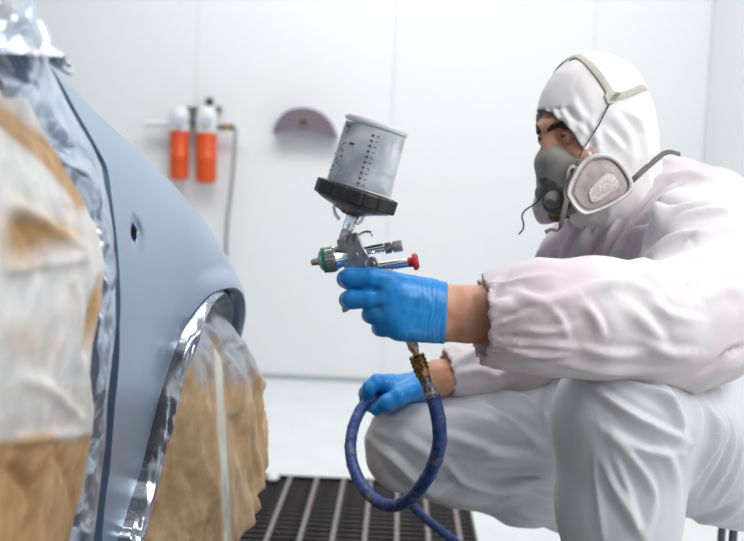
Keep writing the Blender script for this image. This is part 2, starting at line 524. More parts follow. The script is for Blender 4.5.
# ---------------------------------------------------------------- air filter unit on the wall
fy = WD - .085; k = pxm(fy)
def FP(px, py, dy=0.0): return P(px, py, fy + dy)
unit = thing('air_filter_unit', FP(196, 150, .08), 'white air filter and regulator with two orange bowls on the white wall', 'air filter')
def bowl(x, y0, y1, r):
    a = FP(x, y0); b = FP(x - .6, y1); R_ = r * k
    return MB().lathe(a, b, [(0, R_ * .97), (.05, R_), (.48, R_), (.49, R_ * 1.03), (.53, R_ * 1.03), (.54, R_), (.9, R_), (.96, R_ * .93), (1, R_ * .72)], 28)
def head(x, y0, y1, r):
    a = FP(x + .4, y0); b = FP(x, y1); R_ = r * k
    return MB().lathe(a, b, [(0, R_ * .5), (.08, R_ * .78), (.25, R_ * .95), (.5, R_), (1, R_)], 28)
h1 = head(179.5, 107, 131, 10.2).build('filter_head', M['white_metal'], unit)
b1 = bowl(179.6, 131, 180, 9.6).build('bowl', M['orange'], unit)
h2 = head(206.5, 106, 133, 10.6).build('filter_head', M['white_metal'], unit)
b2 = bowl(206.7, 133, 183, 10.2).build('bowl', M['orange'], unit)
MB().lathe(FP(209.5, 98), FP(209, 108), [(0, 3.0 * k), (.15, 3.9 * k), (.85, 3.9 * k), (1, 3.4 * k)], 16, mod=lambda th, t: 1 + .05 * math.cos(8 * th)).build('regulator_knob', M['black'], unit)
dk = mat('dark_grey_metal', (.16, .155, .16), .5, .4)
pg = mat('pale_gauge', (.55, .58, .66), .3)
for gx in (182, 209):                        # small round gauge on each head
    MB().lathe(FP(gx - 1.5, 121, -.052), FP(gx - 1.5, 121, -.07), [(0, 5.2 * k), (.6, 5.2 * k), (1, 4.6 * k)], 20).build('pressure_gauge', pg, unit)
MB().lathe(FP(189, 121), FP(197, 121), [(0, 3 * k), (.3, 3 * k), (.32, 4.2 * k), (.68, 4.2 * k), (.7, 3 * k), (1, 3 * k)], 14).build('coupling', dk, unit)
MB().tube([FP(150, 124), FP(160, 124), FP(170, 123)], 3.4 * k, 14).lathe(FP(146, 124), FP(153, 124), [(0, 4.2 * k), (1, 4.2 * k)], 6).build('inlet_pipe', M['white_metal'], unit)
MB().box(FP(216, 112, -.005), FP(222, 107, .075)).build('bracket', dk, unit, smooth=False)
MB().box(FP(186, 119, .03), FP(204, 108, .0845)).build('bracket', dk, unit, smooth=False)
MB().lathe(FP(216, 127), FP(223, 127), [(0, 2.6 * k), (1, 2.6 * k)], 12).build('pipe', dk, unit)
for x in (224.5, 231.5):
    MB().lathe(FP(x - 3.0, 127.2), FP(x + 3.0, 127.2), [(0, 3 * k), (.1, 4 * k), (.8, 4 * k), (.85, 3 * k), (1, 3 * k)], 6).build('brass_fitting', M['brass'], unit, sharp=25)
pts = spline([FP(*p) for p in ((234, 127.4), (235.3, 130), (235, 140), (233.5, 165), (230.5, 195), (227, 225), (226, 260), (228, 300))] + [(-.86, WD - .09, .35), (-.88, WD - .08, .10), (-.84, WD - .12, .012), (-.74, WD - .2, .012), (-.8, WD - .34, .012), (-1.05, WD - .38, .012), (-1.4, WD - .3, .012)], 90)
tag(MB().tube(pts, .0085, 10).build('wall_air_hose', M['greyhose']), 'thin grey hose hanging down the wall from the brass fittings', 'hose')

# ---------------------------------------------------------------- half-round hose hanger on the wall
def HP(px, py, y): return P(px, py, y)
outer = [(272.3, 133.0), (274, 126.5), (278, 119), (284, 112.5), (291, 109), (299, 107.6), (306, 107.6), (314, 109.2), (322, 113), (328.5, 119), (333, 126), (336.6, 136.8)]
inner = [(331, 136.2), (325, 133.5), (317, 131.2), (308, 129.6), (298, 129.0), (288, 129.6), (279, 131.2)]
hang = thing('hose_hanger', HP(304, 122, WD), 'half-round mauve grey metal hanger on the bare white wall', 'hanger')
def ring(y): return [HP(a, b, y) for a, b in outer + inner]
fplate = np.array(ring(WD - .11)); MB().prism(fplate[::-1], np.array([0, .004, 0]), .0015).build('front_plate', M['mauve'], hang)
sad = MB(); n = len(outer)
a = np.array([HP(x, y, WD - .106) for x, y in outer]); b = a.copy(); b[:, 1] = WD - .002
c = a.mean(0) * [1, 0, 1] + [0, 0, -.03]
def shr(q): return q + (np.array([c[0], 0, c[2]]) * [1, 0, 1] - q * [1, 0, 1]) * .03
V = np.concatenate([a, b, shr(b), shr(a)])
Fc = [(r * n + i, r * n + i + 1, ((r + 1) % 4) * n + i + 1, ((r + 1) % 4) * n + i) for r in range(4) for i in range(n - 1)] + [(0, n, 2 * n, 3 * n), (n - 1, 4 * n - 1, 3 * n - 1, 2 * n - 1)]
sad.add(V, Fc); sad.build('saddle', M['mauve'], hang)
MB().prism(np.array([HP(x, y, WD - .110) for x, y in ((300, 121), (303, 119), (306, 121), (306, 124), (303, 126), (300, 124))])[::-1], np.array([0, -.006, 0]), .001).build('screw', M['brass'], hang)

# ================================================================ THE CAR
CA, CB = -.375, .06
ZCR = np.array([[.6, 1.04], [.95, .992], [1.05, .969], [1.15, .939], [1.30, .902], [1.47, .859], [1.65, .804], [1.78, .747], [1.86, .693], [1.93, .615]])
def zcrown(y): return np.interp(y, ZCR[:, 0], ZCR[:, 1])
def carx(y, z):
    hh = np.interp(y, [1.0, 1.85], [.24, .085])
    t = np.clip((z - (zcrown(y) - hh)) / hh, 0, 1.15)
    x = CA + CB * y - .038 * t ** 2.2 - .078 * (1 - np.exp(-(np.clip(.74 - z, 0, .6) / .255) ** 2))
    return x - .010 * (np.clip(y - 1.84, 0, .4) / .1) ** 2
def carpt(px, py, off=0.0):
    r = ray(px, py); a, b = .55, 2.1
    f = lambda y: float(carx(np.array(y), np.array(CAM_H + r[2] * y))) + off - r[0] * y
    fa = f(a)
    for _ in range(50):
        m = .5 * (a + b); fm = f(m)
        if (fm > 0) == (fa > 0): a = m
        else: b = m
    y = .5 * (a + b)
    return np.array([r[0] * y, y, CAM_H + r[2] * y])

mp = M['paint'] = mat('blue_grey_primer', (.26, .35, .48), .32, .55, Coat_Weight=.2, Coat_Roughness=.25)
noisecol(mp, 600, [(.35, (.32, .42, .565)), (.65, (.35, .455, .605))], 2); bump(mp, 900, .06, .001)
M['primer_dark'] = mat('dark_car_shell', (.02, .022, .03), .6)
arch_px = [(117, 541), (122.5, 526), (131, 498), (140, 471), (150, 430), (160, 390), (170, 357), (180, 330), (187.5, 315), (195, 304), (204, 294), (213, 289), (222, 290), (230, 296), (236, 307), (240.5, 321), (243, 335)]
arch = np.vstack([[carpt(*p)[1:] for p in arch_px[:12]], [[1.66, .696], [1.73, .681], [1.79, .656], [1.84, .618], [1.875, .565], [1.895, .50]]])
b0 = arch[0]; arch = np.vstack([[b0[0] - .012, b0[1] - .20], [b0[0] - .006, b0[1] - .09], arch, [1.905, .42], [1.91, .28]])
gap_px = [(55, 73), (74, 107), (93.5, 141), (107.5, 167), (112, 200), (116, 232), (119, 265), (119.5, 328), (115, 403), (110, 470), (102, 541)]
gap = np.array([carpt(*p)[1:] for p in gap_px])
Y0 = float(gap[0, 0]) - .012
GT = np.array([[Y0, float(zcrown(Y0))]])
gapline = np.vstack([GT, gap, [[gap[-1][0] - .004, .28]]])
crown = np.array([[y, zcrown(y)] for y in np.linspace(Y0, 1.93, 40)])
outer_l = [gapline[::-1], crown, np.array([[1.965, .50], [1.97, .28]])]
NA, NO = 190, 52
def piecewise(parts, ns): return np.vstack([resample(p, n + 1)[:-1] if i < len(parts) - 1 else resample(p, n) for i, (p, n) in enumerate(zip(parts, ns))])
n0 = 62; n1 = 80; n3 = 34
as_ = spline(arch, 400)
def cutat(p): return int(np.argmin(np.linalg.norm(as_ - np.array(p), axis=1)))
i1, i2, i3 = cutat((1.385, .661)), cutat((1.475, .694)), cutat((1.855, .60))
g_ = gapline[::-1]; ig = int(np.argmin(np.abs(g_[:, 1] - .845)))
crown[0] = GT[0]
O_ = piecewise([g_[:ig + 1], g_[ig:], crown, np.vstack([crown[-1], outer_l[2]])], [n0, n1 - n0, NA - n1 - n3, n3])
A_ = piecewise([as_[:i1 + 1], as_[i1:i2 + 1], as_[i2:i3 + 1], as_[i3:]], [n0, n1 - n0, NA - n1 - n3, n3])
T = np.linspace(0, 1, NO)
YZ = A_[:, None, :] * (1 - T[None, :, None]) + O_[:, None, :] * T[None, :, None]
Xc = carx(YZ[..., 0], YZ[..., 1])
dl = T[None, :] * np.linalg.norm(O_ - A_, axis=1)[:, None]
apex = np.exp(-((np.arange(NA) / NA - .60) / .24) ** 2)[:, None]
Xc = Xc + apex * (.014 * np.exp(-(dl / .045) ** 2) - .0035 * np.exp(-((dl - .055) / .02) ** 2))   # flared arch lip
hc = carpt(137.3, 233)
dist = np.sqrt(((YZ[..., 0] - hc[1]) / .022) ** 2 + ((YZ[..., 1] - hc[2]) / .0165) ** 2)
Xc -= .0040 * np.exp(-np.clip(dist - .62, 0, 9) ** 3 * 14)
V3 = np.stack([Xc, YZ[..., 0], YZ[..., 1]], -1)
# the lip turns in under the arch; the crown rolls over to the bonnet
lip = V3[:, :1].copy(); lip[..., 0] -= .022; lip2 = lip.copy(); lip2[..., 0] -= .006
cen = np.array([1.58, .42]); dirn = (cen - A_); dirn /= np.linalg.norm(dirn, axis=1)[:, None]
lipm = V3[:, :1].copy(); lipm[:, 0, 1:] += dirn * .002; lipm[..., 0] -= .004
V3 = np.concatenate([lip, lipm, V3], 1)
isc = np.zeros(NA, bool); isc[n1:NA - n3] = True
roll = []
for (dx, dz) in ((-.008, .0005), (-.022, -.001), (-.040, -.004), (-.046, -.014)):
    r_ = V3[:, -1:].copy()
    if True:
        r_[isc, 0, 0] += dx; r_[isc, 0, 2] += dz
        j = ~isc; r_[j, 0, 0] += dx * .55
        r_[j, 0, 1] += np.where(np.arange(NA)[j] < n1, .002, -.002) * 0
    roll.append(r_)
V3 = np.concatenate([V3] + roll, 1)
car = thing('car', (-.75, 1.0, 0), 'blue grey primed car with bare front wing and masked door', 'car')
fend = mesh('front_wing', V3.reshape(-1, 3), gridfaces(NA, V3.shape[1]), mp, car, sharp=50)
# the lamp hole: cut a notched oval right through
cut = []
for i in range(36):
    a = 2 * math.pi * i / 36; r = 1 + (.16 if i % 9 in (0, 1) else 0) 
    cut.append((0, hc[1] + .0125 * r * math.cos(a), hc[2] + .0095 * r * math.sin(a)))
cutter = MB().prism(np.array(cut) + [-.5, 0, 0], np.array([.4, 0, 0])).build('hole_cutter', M['hole'])
modded(fend, ('SOLIDIFY', dict(thickness=.0012, offset=-1)), ('BOOLEAN', dict(object=cutter, operation='DIFFERENCE', solver='EXACT')))
bpy.data.objects.remove(cutter)
# ridge ring round the hole
# inner shell behind gap, hole and arch
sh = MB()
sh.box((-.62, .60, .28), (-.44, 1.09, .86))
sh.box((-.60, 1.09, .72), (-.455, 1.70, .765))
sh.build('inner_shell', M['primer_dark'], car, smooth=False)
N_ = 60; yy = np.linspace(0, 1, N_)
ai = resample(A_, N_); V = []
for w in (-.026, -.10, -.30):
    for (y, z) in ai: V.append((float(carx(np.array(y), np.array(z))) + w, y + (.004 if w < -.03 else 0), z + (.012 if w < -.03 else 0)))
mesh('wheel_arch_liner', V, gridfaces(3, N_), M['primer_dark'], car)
# hinge pillar seen through the door gap
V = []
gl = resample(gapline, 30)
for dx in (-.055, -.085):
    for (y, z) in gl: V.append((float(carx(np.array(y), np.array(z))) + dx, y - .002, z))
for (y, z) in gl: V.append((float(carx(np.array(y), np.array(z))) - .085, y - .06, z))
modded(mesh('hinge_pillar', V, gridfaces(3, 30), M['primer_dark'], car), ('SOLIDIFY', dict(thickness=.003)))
# door skin under the masking (inward of it)
V = []; ny, nz = 12, 30
for i in range(ny):
    for j in range(nz):
        z = .26 + .66 * j / (nz - 1)
        yg = float(np.interp(z, gapline[::-1, 1], gapline[::-1, 0])) - .007
        y = .30 + (yg - .30) * i / (ny - 1)
        V.append((float(carx(np.array(y), np.array(min(z, float(zcrown(y)))))) - .012, y, z))
modded(mesh('front_door', V, gridfaces(ny, nz), mp, car), ('SOLIDIFY', dict(thickness=.012, offset=1 if False else -1)))
# bonnet: its edge shows as a sliver above the wing
V = []; ny, nx = 40, 12
for i in range(ny):
    y = Y0 + .01 + (1.90 - Y0) * i / (ny - 1)
    for j in range(nx):
        s = j / (nx - 1)
        xe = float(carx(np.array(y), np.array(float(zcrown(y))))) - .049
        z = float(zcrown(y)) + (-.014 if j == 0 else (.004 if j == 1 else .007 + .02 * math.sin(math.pi * .5 * (s - .09)))) * (1 if y < 1.82 else max(0.2, 1 - (y - 1.82) * 8))
        V.append((xe - (0 if j < 2 else .006 + 1.15 * (s - .09)), y, z))
modded(mesh('bonnet', V, gridfaces(ny, nx), mp, car), ('SOLIDIFY', dict(thickness=.003)))
# wheel under the paper
wy, wz = 1.58, .335
wh = MB().lathe((-.57, wy, wz), (-.385, wy, wz), [(0, .20), (.02, .28), (.1, .305), (.25, .315), (.75, .315), (.9, .305), (.98, .28), (1, .20)], 48)
wo = wh.build('wheel', mat('tyre_rubber', (.02, .02, .02), .8), car)
MB().lathe((-.54, wy, wz), (-.386, wy, wz), [(0, .19), (.9, .19), (.92, .18), (.93, .06), (.98, .05), (1, .03)], 40).build('rim', M['alu'], wo)

# ---------------------------------------------------------------- masking sheets
def vcol(o, C):
    at = o.data.color_attributes.new('stain', 'FLOAT_COLOR', 'POINT')
    at.data.foreach_set('color', np.concatenate([C, np.ones((len(C), 1))], 1).astype(np.float32).ravel())
def sheetmat(name, rough, metal, c1=(.60, .62, .65), c2=(.80, .80, .79), k1=(.50, .315, .155), k2=(.70, .49, .28)):
    m = mat(name, (.5, .5, .5), rough, metal)
    a = nd(m, 'ShaderNodeVertexColor', layer_name='stain')
    sep = nd(m, 'ShaderNodeSeparateColor'); lk(m, a.outputs['Color'], sep.inputs[0])
    mix = nd(m, 'ShaderNodeMix', data_type='RGBA'); lk(m, sep.outputs[0], mix.inputs[0])
    tc = nd(m, 'ShaderNodeTexCoord')
    n = nd(m, 'ShaderNodeTexNoise', Scale=34, Detail=6); lk(m, tc.outputs['Object'], n.inputs['Vector'])
    kr = nd(m, 'ShaderNodeValToRGB'); kr.color_ramp.elements[0].color = (*k1, 1); kr.color_ramp.elements[1].color = (*k2, 1)
    kr.color_ramp.elements[0].position = .3; kr.color_ramp.elements[1].position = .7
    lk(m, n.outputs['Fac'], kr.inputs[0]); lk(m, kr.outputs[0], mix.inputs[6])
    sr = nd(m, 'ShaderNodeValToRGB'); sr.color_ramp.elements[0].color = (*c1, 1); sr.color_ramp.elements[1].color = (*c2, 1)
    sr.color_ramp.elements[0].position = .3; sr.color_ramp.elements[1].position = .7
    lk(m, n.outputs['Fac'], sr.inputs[0]); lk(m, sr.outputs[0], mix.inputs[7])
    tp = nd(m, 'ShaderNodeMix', data_type='RGBA'); tp.inputs[7].default_value = (.74, .72, .62, 1); lk(m, sep.outputs[1], tp.inputs[0]); lk(m, mix.outputs[2], tp.inputs[6])
    lk(m, tp.outputs[2], bsdf(m).inputs['Base Color'])
    if metal:
        mm = nd(m, 'ShaderNodeMath', operation='MULTIPLY'); mm.inputs[1].default_value = metal; lk(m, sep.outputs[0], mm.inputs[0]); lk(m, mm.outputs[0], bsdf(m).inputs['Metallic'])
    n2 = nd(m, 'ShaderNodeTexNoise', Scale=60, Detail=5); lk(m, tc.outputs['Object'], n2.inputs['Vector'])
    b = nd(m, 'ShaderNodeBump', Strength=.25, Distance=.004); lk(m, n2.outputs['Fac'], b.inputs['Height']); lk(m, b.outputs[0], bsdf(m).inputs['Normal'])
    return m
M['paper'] = sheetmat('kraft_paper_with_overspray', .5, .0, k1=(.38, .215, .085), k2=(.58, .38, .19))
M['foil'] = sheetmat('silvered_masking_film', .26, .80, (.46, .53, .65), (.66, .73, .84))
def crumple(U, W, f1, f2, a1, a2, seed):
    """creased sheet relief over sheet coordinates in metres"""
    p = np.stack([U * 9, W * 9, np.full_like(U, seed * 1.7)], 1)
    wu = U + .05 * (noise3(p) - .5); ww = W + .05 * (noise3(p + 31) - .5)
    c, s = .8, .6
    h = a1 * (linnoise2(wu * f1 * c + ww * f1 * s, -wu * f1 * s + ww * f1 * c, seed) - .5)
    h += a2 * (linnoise2(wu * f2 - ww * f2 * .4, ww * f2 + wu * f2 * .3, seed + 3) - .5)
    h += .4 * a2 * (linnoise2(wu * f2 * 2.3, ww * f2 * 2.1, seed + 9) - .5)
    return h
def sheet(L, Rt, nu, nv, disp=None):
    """surface between two 3D curves (top to bottom); returns verts, u, v"""
    Lr, Rr = resample(L, nv), resample(Rt, nv)
    u = np.linspace(0, 1, nu); V = Lr[None] * (1 - u[:, None, None]) + Rr[None] * u[:, None, None]
    U, Vv = np.meshgrid(u, np.linspace(0, 1, nv), indexing='ij')
    return V.reshape(-1, 3), U.ravel(), Vv.ravel()
def blob(XY, cx, cy, rx, ry, ang=0):
    a = R(ang); dx = XY[:, 0] - cx; dy = XY[:, 1] - cy
    x = dx * math.cos(a) + dy * math.sin(a); y = -dx * math.sin(a) + dy * math.cos(a)
    return np.exp(-((x / rx) ** 2 + (y / ry) ** 2))

# 1: silver film along the door gap
gp = [(43, 50), (51, 66), (69, 107), (88, 141), (102, 167), (108, 200), (112.5, 232), (114.5, 265), (114, 328), (108, 403), (102, 470), (92, 545)]
Rt = np.array([carpt(x, y, .004) for x, y in gp]); Rt = np.vstack([Rt, Rt[-1] + [0, -.004, -.16]])
lp = [(-40, 36), (-25, 72), (6, 125), (56, 160), (72, 195), (84, 228), (86, 265), (84, 328), (78, 403), (72, 470), (52, 545)]
Lf = np.array([carpt(x, y, .0) for x, y in lp]); Lf[:, 0] += .004; Lf = np.vstack([Lf, Lf[-1] + [0, -.01, -.16]])
nu, nv = 46, 230
V, U, W = sheet(Lf, Rt, nu, nv)
d = crumple(U * .12, W * .75, 18, 44, .026, .014, 5) * np.clip(1.3 * (1 - U), .12, 1)
d += (.004 * np.sin(math.pi * U) + .005 * ridge(noise3(np.stack([U * 3, W * 14, U * 0], 1)))) * (1 - U)
V[:, 0] += d; V[:, 1] += .4 * (crumple(U * .12 + 3, W * .75, 20, 40, .010, .004, 8)) * (1 - U)
film = mesh('masking_film', V, gridfaces(nu, nv), M['foil'], sharp=0)
vcol(film, np.stack([np.ones(len(V)), np.zeros(len(V)), np.zeros(len(V))], 1)); modded(film, ('SOLIDIFY', dict(thickness=.0006)))
tag(film, 'crumpled silver masking film strip along the car door gap', 'masking film')

# 2: kraft paper over the door
rp = [(3, 52), (14, 75), (36, 122), (58, 158), (75, 190), (86, 214), (97, 232), (101, 252), (104, 278), (101, 306), (92, 345), (88, 372), (94, 410), (88, 452), (78, 500), (66, 545)]
offs = np.interp(np.arange(len(rp)), [0, 5, 9, 12, 15], [.010, .016, .024, .018, .014])
Rt = np.array([carpt(x, y, o_) for (x, y), o_ in zip(rp, offs)]); Rt = np.vstack([Rt, Rt[-1] + [0, -.01, -.17]])
Lf = Rt.copy(); yl = np.linspace(.52, .40, len(Lf)); Lf[:, 1] = yl; Lf[:, 0] = CA + CB * yl - .006
Lf[:, 2] = np.linspace(1.05, .30, len(Lf))
Lf[:, 0] -= .05 * np.clip((Lf[:, 2] - .86) / .2, 0, 1)
nu, nv = 120, 190
V, U, W = sheet(Lf, Rt, nu, nv)
d = .016 * np.sin(math.pi * U) + crumple(U * .6, W * .75, 7, 22, .020, .006, 21)
d += .012 * (noise3(np.stack([U * 4.2, W * 5, U * 0 + 2], 1)) - .5)
# the big soft folds across the sheet
XY = proj(V)
for pl, w, a in (([(0, 105), (40, 140), (80, 190)], 9, -.012), ([(0, 75), (45, 135), (84, 200)], 9, .012), ([(0, 205), (35, 228), (70, 246)], 7, .012), ([(8, 222), (20, 245), (30, 275)], 4, -.008),
                 ([(0, 268), (40, 262), (72, 258)], 6, .010), ([(102, 284), (92, 315), (84, 350)], 8, -.020), ([(60, 280), (74, 320), (76, 365)], 6, .009), ([(0, 440), (50, 436), (92, 432)], 5, .008),
                 ([(44, 436), (30, 470), (22, 541)], 5, .007), ([(10, 380), (40, 395), (80, 420)], 7, .008), ([(45, 441), (62, 480), (74, 520)], 5, -.008), ([(0, 470), (20, 500), (10, 541)], 6, -.008)):
    dd, ss, tt = polydist(XY, spline(pl, 20)); d += a * np.exp(-(dd / w) ** 1.5)
V[:, 0] += d * (1 - .85 * U ** 5); V[:, 1] += .3 * crumple(U * .6 + 2, W * .75, 12, 30, .02, .006, 33)
nz = noise3(np.stack([XY[:, 0] * .03, XY[:, 1] * .03, XY[:, 0] * 0], 1)) - .5
dd, ss, tt = polydist(XY, spline([(-10, 112), (20, 136), (48, 160), (76, 196)], 20)); brown = 1.25 * np.exp(-(dd / 13) ** 4)
brown += 1.15 * blob(XY, 8, 236, 30, 27, 12) + .75 * blob(XY, 52, 232, 30, 13, 10) + 1.1 * blob(XY, 92, 312, 10, 42, 12)
brown += 1.3 / (1 + np.exp(-(XY[:, 1] - 438 + 3 * np.sin(XY[:, 0] * .09)) / 2.2)) * (1 - .25 * blob(XY, 45, 500, 10, 40)) + .35 * blob(XY, 20, 340, 45, 25) + .5 * blob(XY, 60, 207, 26, 6, 20)
brown += .22 * (XY[:, 1] > 385) * (XY[:, 1] < 438)
S = 1 - np.clip(brown + nz * .35 - .02, 0, 1)
paper = mesh('masking_paper', V, gridfaces(nu, nv), M['paper'], sharp=0)
vcol(paper, np.stack([S * .93, S * 0, S], 1)); modded(paper, ('SOLIDIFY', dict(thickness=.0008)))
tag(paper, 'large brown kraft sheet dusted white taped over the car door', 'masking paper')

# 3: film over windscreen pillar, with a folded tail
top_r = [(22, -40), (32, -6), (44, 18), (55, 42), (66, 66), (71.5, 74)]
top_l = [(-60, -40), (-58, -6), (-56, 18), (-54, 36), (-52, 44), (-50, 50)]
Rt = np.array([P(x, y, t) for (x, y), t in zip(top_r, np.linspace(1.06, 1.0, 6))])
Lf = np.array([P(x, y, t) for (x, y), t in zip(top_l, np.linspace(.78, .74, 6))])
nu, nv = 90, 70
V, U, W = sheet(Lf, Rt, nu, nv)
d = .045 * np.sin(math.pi * U ** .8) * (1 - .4 * W) + crumple(U * .42, W * .2, 11, 30, .045, .012, 41)
d += .02 * (noise3(np.stack([U * 5, W * 4, U * 0], 1)) - .5)
V += d[:, None] * np.clip((1 - U) * 6, .15, 1)[:, None] * np.array([.75, -.55, .1])
fo = mesh('pillar_film', V, gridfaces(nu, nv), M['foil'], sharp=0)
S = np.clip(1.0 - .5 * np.clip(noise3(np.stack([U * 4, W * 3, U * 0 + 9], 1)) - .5, 0, 1) * (U < .5) * 2, 0, 1)
vcol(fo, np.stack([S * .97, S * 0, S], 1)); modded(fo, ('SOLIDIFY', dict(thickness=.0008)))
tag(fo, 'silver masking film wrapped round the windscreen pillar above the door', 'masking film')
lt = mat('pale_blue_tape', (.62, .70, .78), .4)
tail = np.array([P(x, y, t) for x, y, t in ((40, 50, .985), (52, 62, .99), (62, 69, .995), (71.5, 74, 1.0))])
tw = np.array([P(x, y, t) for x, y, t in ((44, 50, .99), (56, 53, .995), (63.5, 58, 1.0), (70, 66, 1.004))])
V = []; n = 14
a = resample(tail, n); b = resample(tw, n)
for j in range(7):
    s = j / 6
    for i in range(n): V.append(a[i] * (1 - s) + b[i] * s + np.array([.5, -.4, .4]) * .005 * math.sin(math.pi * s))
tl = mesh('film_tail', V, gridfaces(7, n), lt, fo, sharp=0); modded(tl, ('SOLIDIFY', dict(thickness=.0015)))
rolled = MB().tube(spline([P(50, 60.5, .984), P(60, 67, .99), P(71.5, 73, .998)], 12), .0032, 10).build('rolled_edge', lt, fo)
MB().tube(spline([P(x, y, .992) for x, y in ((48, 51), (56, 53.5), (62, 56.5), (66, 62), (68.5, 66.5), (70.5, 64.5))], 30), .0009, 8).build('tape_end', mat('dark_tape_edge', (.05, .05, .09), .5), fo)

# 4: paper hanging in the wheel arch
al = resample(A_, 60)
ka = np.linspace(0, 1, 110)
arc3 = np.array([(float(carx(np.array(y), np.array(z))) - .016, y, z) for y, z in A_])
arc3 = resample(arc3[6:180], 110)
bot = np.array([P(x, y, t) for x, y, t in ((92, 612, 1.365), (98, 606, 1.375), (112, 598, 1.39), (142, 588, 1.42), (190, 576, 1.47), (215, 570, 1.52), (232, 562, 1.57), (245, 540, 1.62), (255, 515, 1.68), (262, 485, 1.73), (265, 450, 1.77), (265.5, 420, 1.80), (261, 395, 1.83), (252, 370, 1.86))])
bot = resample(bot, 110); nu, nv = 200, 110
arc3 = resample(arc3, nu); bot = resample(bot, nu)
V = np.zeros((nu, nv, 3)); v = np.linspace(0, 1, nv)
for i in range(nu):
    a, b = arc3[i], bot[i]
    V[i] = a[None] * (1 - v[:, None]) + b[None] * v[:, None]
U, W = [x.ravel() for x in np.meshgrid(np.linspace(0, 1, nu), v, indexing='ij')]
V = V.reshape(-1, 3); Ln = np.linalg.norm(arc3 - bot, axis=1)
sag = np.sin(math.pi * np.clip(W, 0, 1)) * .012 - .035 * np.exp(-(W / .16) ** 2) * (1 - np.exp(-(W / .03) ** 2)) * np.clip(np.sin(math.pi * U) * 1.5 - .2, 0, 1)
cr = crumple(U * .9, W * .30, 9, 26, .020, .010, 61) + .012 * (ridge(noise3(np.stack([U * 16, W * 2.0, U * 0], 1))) - .5)
V[:, 0] += sag - .050 * np.exp(-(U / .20) ** 2) * np.clip(W * 4, 0, 1) + cr * np.clip(W * 5, .1, 1) * np.clip(Ln[(U * (nu - 1)).astype(int)] / .2, .25, 1); V[:, 1] += .4 * crumple(U * .9 + 5, W * .4, 10, 24, .02, .006, 67) * np.clip(W * 5, 0, 1)
XY = proj(V)
for pl, w, am in (([(208, 345), (212, 420), (218, 545)], 4, .005), ([(231, 345), (236, 420), (246, 545)], 6, -.010), ([(200, 300), (212, 330), (226, 352)], 5, -.012), ([(240, 345), (246, 365), (262, 385)], 5, .010),
                  ([(186, 330), (172, 400), (150, 500)], 6, .007), ([(240, 420), (250, 455), (256, 490)], 7, -.010), ([(163, 372), (170, 388), (178, 372)], 4, .008)):
    dd, ss, tt = polydist(XY, spline(pl, 20)); V[:, 0] += am * np.exp(-(dd / w) ** 1.5)
nz = noise3(np.stack([XY[:, 0] * .05, XY[:, 1] * .05, XY[:, 0] * 0 + 4], 1)) - .5
S = np.clip(.5 + (1.02 - (XY[:, 1] - 322 - .28 * (XY[:, 0] - 190)) / 62 + nz * .8 + .5 * crumple(U * .9 + 1, W * .28, 20, 44, 1, .5, 71) - .5) * 1.5, .0, 1)
TAPE = np.exp(-(np.abs(XY[:, 0] - (217.5 + (XY[:, 1] - 360) * .055)) / 4.6) ** 8) * (XY[:, 1] > 350)
wp = mesh('wheel_paper', V, gridfaces(nu, nv), M['paper2'] if 'paper2' in M else sheetmat('kraft_paper_silvered_top', .38, .80, (.30, .33, .38), (.52, .55, .60)), sharp=0)
vcol(wp, np.stack([S, TAPE, S], 1)); modded(wp, ('SOLIDIFY', dict(thickness=.0008)))
tag(wp, 'crumpled brown paper silvered at the top hanging in the wheel arch', 'masking paper')

# 5: narrow silver film strip tucked behind the rear leg of the arch
k0, k1 = 8, 92
e_in = np.array([(float(carx(np.array(y), np.array(z))) - .006, y, z) for y, z in A_])[k0:k1]
tt = np.linspace(0, 1, len(e_in)); wd = .055 * np.sin(math.pi * np.clip(tt * .9 + .1, 0, 1)) ** .7 + .012
e_out = e_in + np.stack([.024 + .010 * (1 - tt), wd * .26, -wd * .2], 1)
nu, nv = 26, 200
V, U, W = sheet(e_in, e_out, nu, nv)
cr = crumple(U * .06, W * .40, 16, 46, .014, .006, 81) + .012 * np.sin(math.pi * U) ** .7
V[:, 0] += cr * np.clip(U * 4, .1, 1); V[:, 1] += .25 * crumple(U * .06 + 2, W * .55, 30, 60, .012, .006, 83) * U
st_ = mesh('masking_film', V, gridfaces(nu, nv), M['foil2'] if 'foil2' in M else sheetmat('dark_silver_film', .20, .90, (.26, .29, .35), (.62, .66, .72)), sharp=0)
vcol(st_, np.stack([U * 0 + 1, U * 0, U * 0], 1)); modded(st_, ('SOLIDIFY', dict(thickness=.0006)))
tag(st_, 'narrow shiny silver film strip tucked inside the rear edge of the wheel arch', 'masking film')

# ================================================================ THE PAINTER
m = M['skin'] = mat('skin', (.50, .26, .17), .5, Subsurface_Weight=.12, Subsurface_Radius=(.6, .25, .12), Subsurface_Scale=.006)
noisecol(m, 38, [(.3, (.47, .20, .12)), (.5, (.60, .30, .19)), (.75, (.66, .38, .26))], 5); bump(m, 420, .25, .0012)
def cloth(name, c1, c2, scale, rough=.62):
    m = mat(name, c1, rough, Sheen_Weight=.2, Sheen_Roughness=.4, Subsurface_Weight=.10, Subsurface_Radius=(1, .7, .7), Subsurface_Scale=.02)
    noisecol(m, scale, [(.36, c1), (.64, c2)], 3, .5); bump(m, 700, .12, .0008, 2)
    return m
M['jacket'] = cloth('thin_pinkish_white_fabric', (.72, .595, .64), (.80, .755, .775), 6.0)
M['hood'] = cloth('thin_white_fabric', (.85, .80, .81), (.88, .875, .88), 14)
M['trousers'] = cloth('bluish_white_fabric', (.69, .715, .765), (.745, .77, .815), 5, .5)
m = M['glove'] = mat('blue_nitrile', (.006, .20, .62), .36); noisecol(m, 90, [(.35, (.006, .215, .60)), (.65, (.018, .285, .72))], 5); bump(m, 160, .22, .0014, 4)
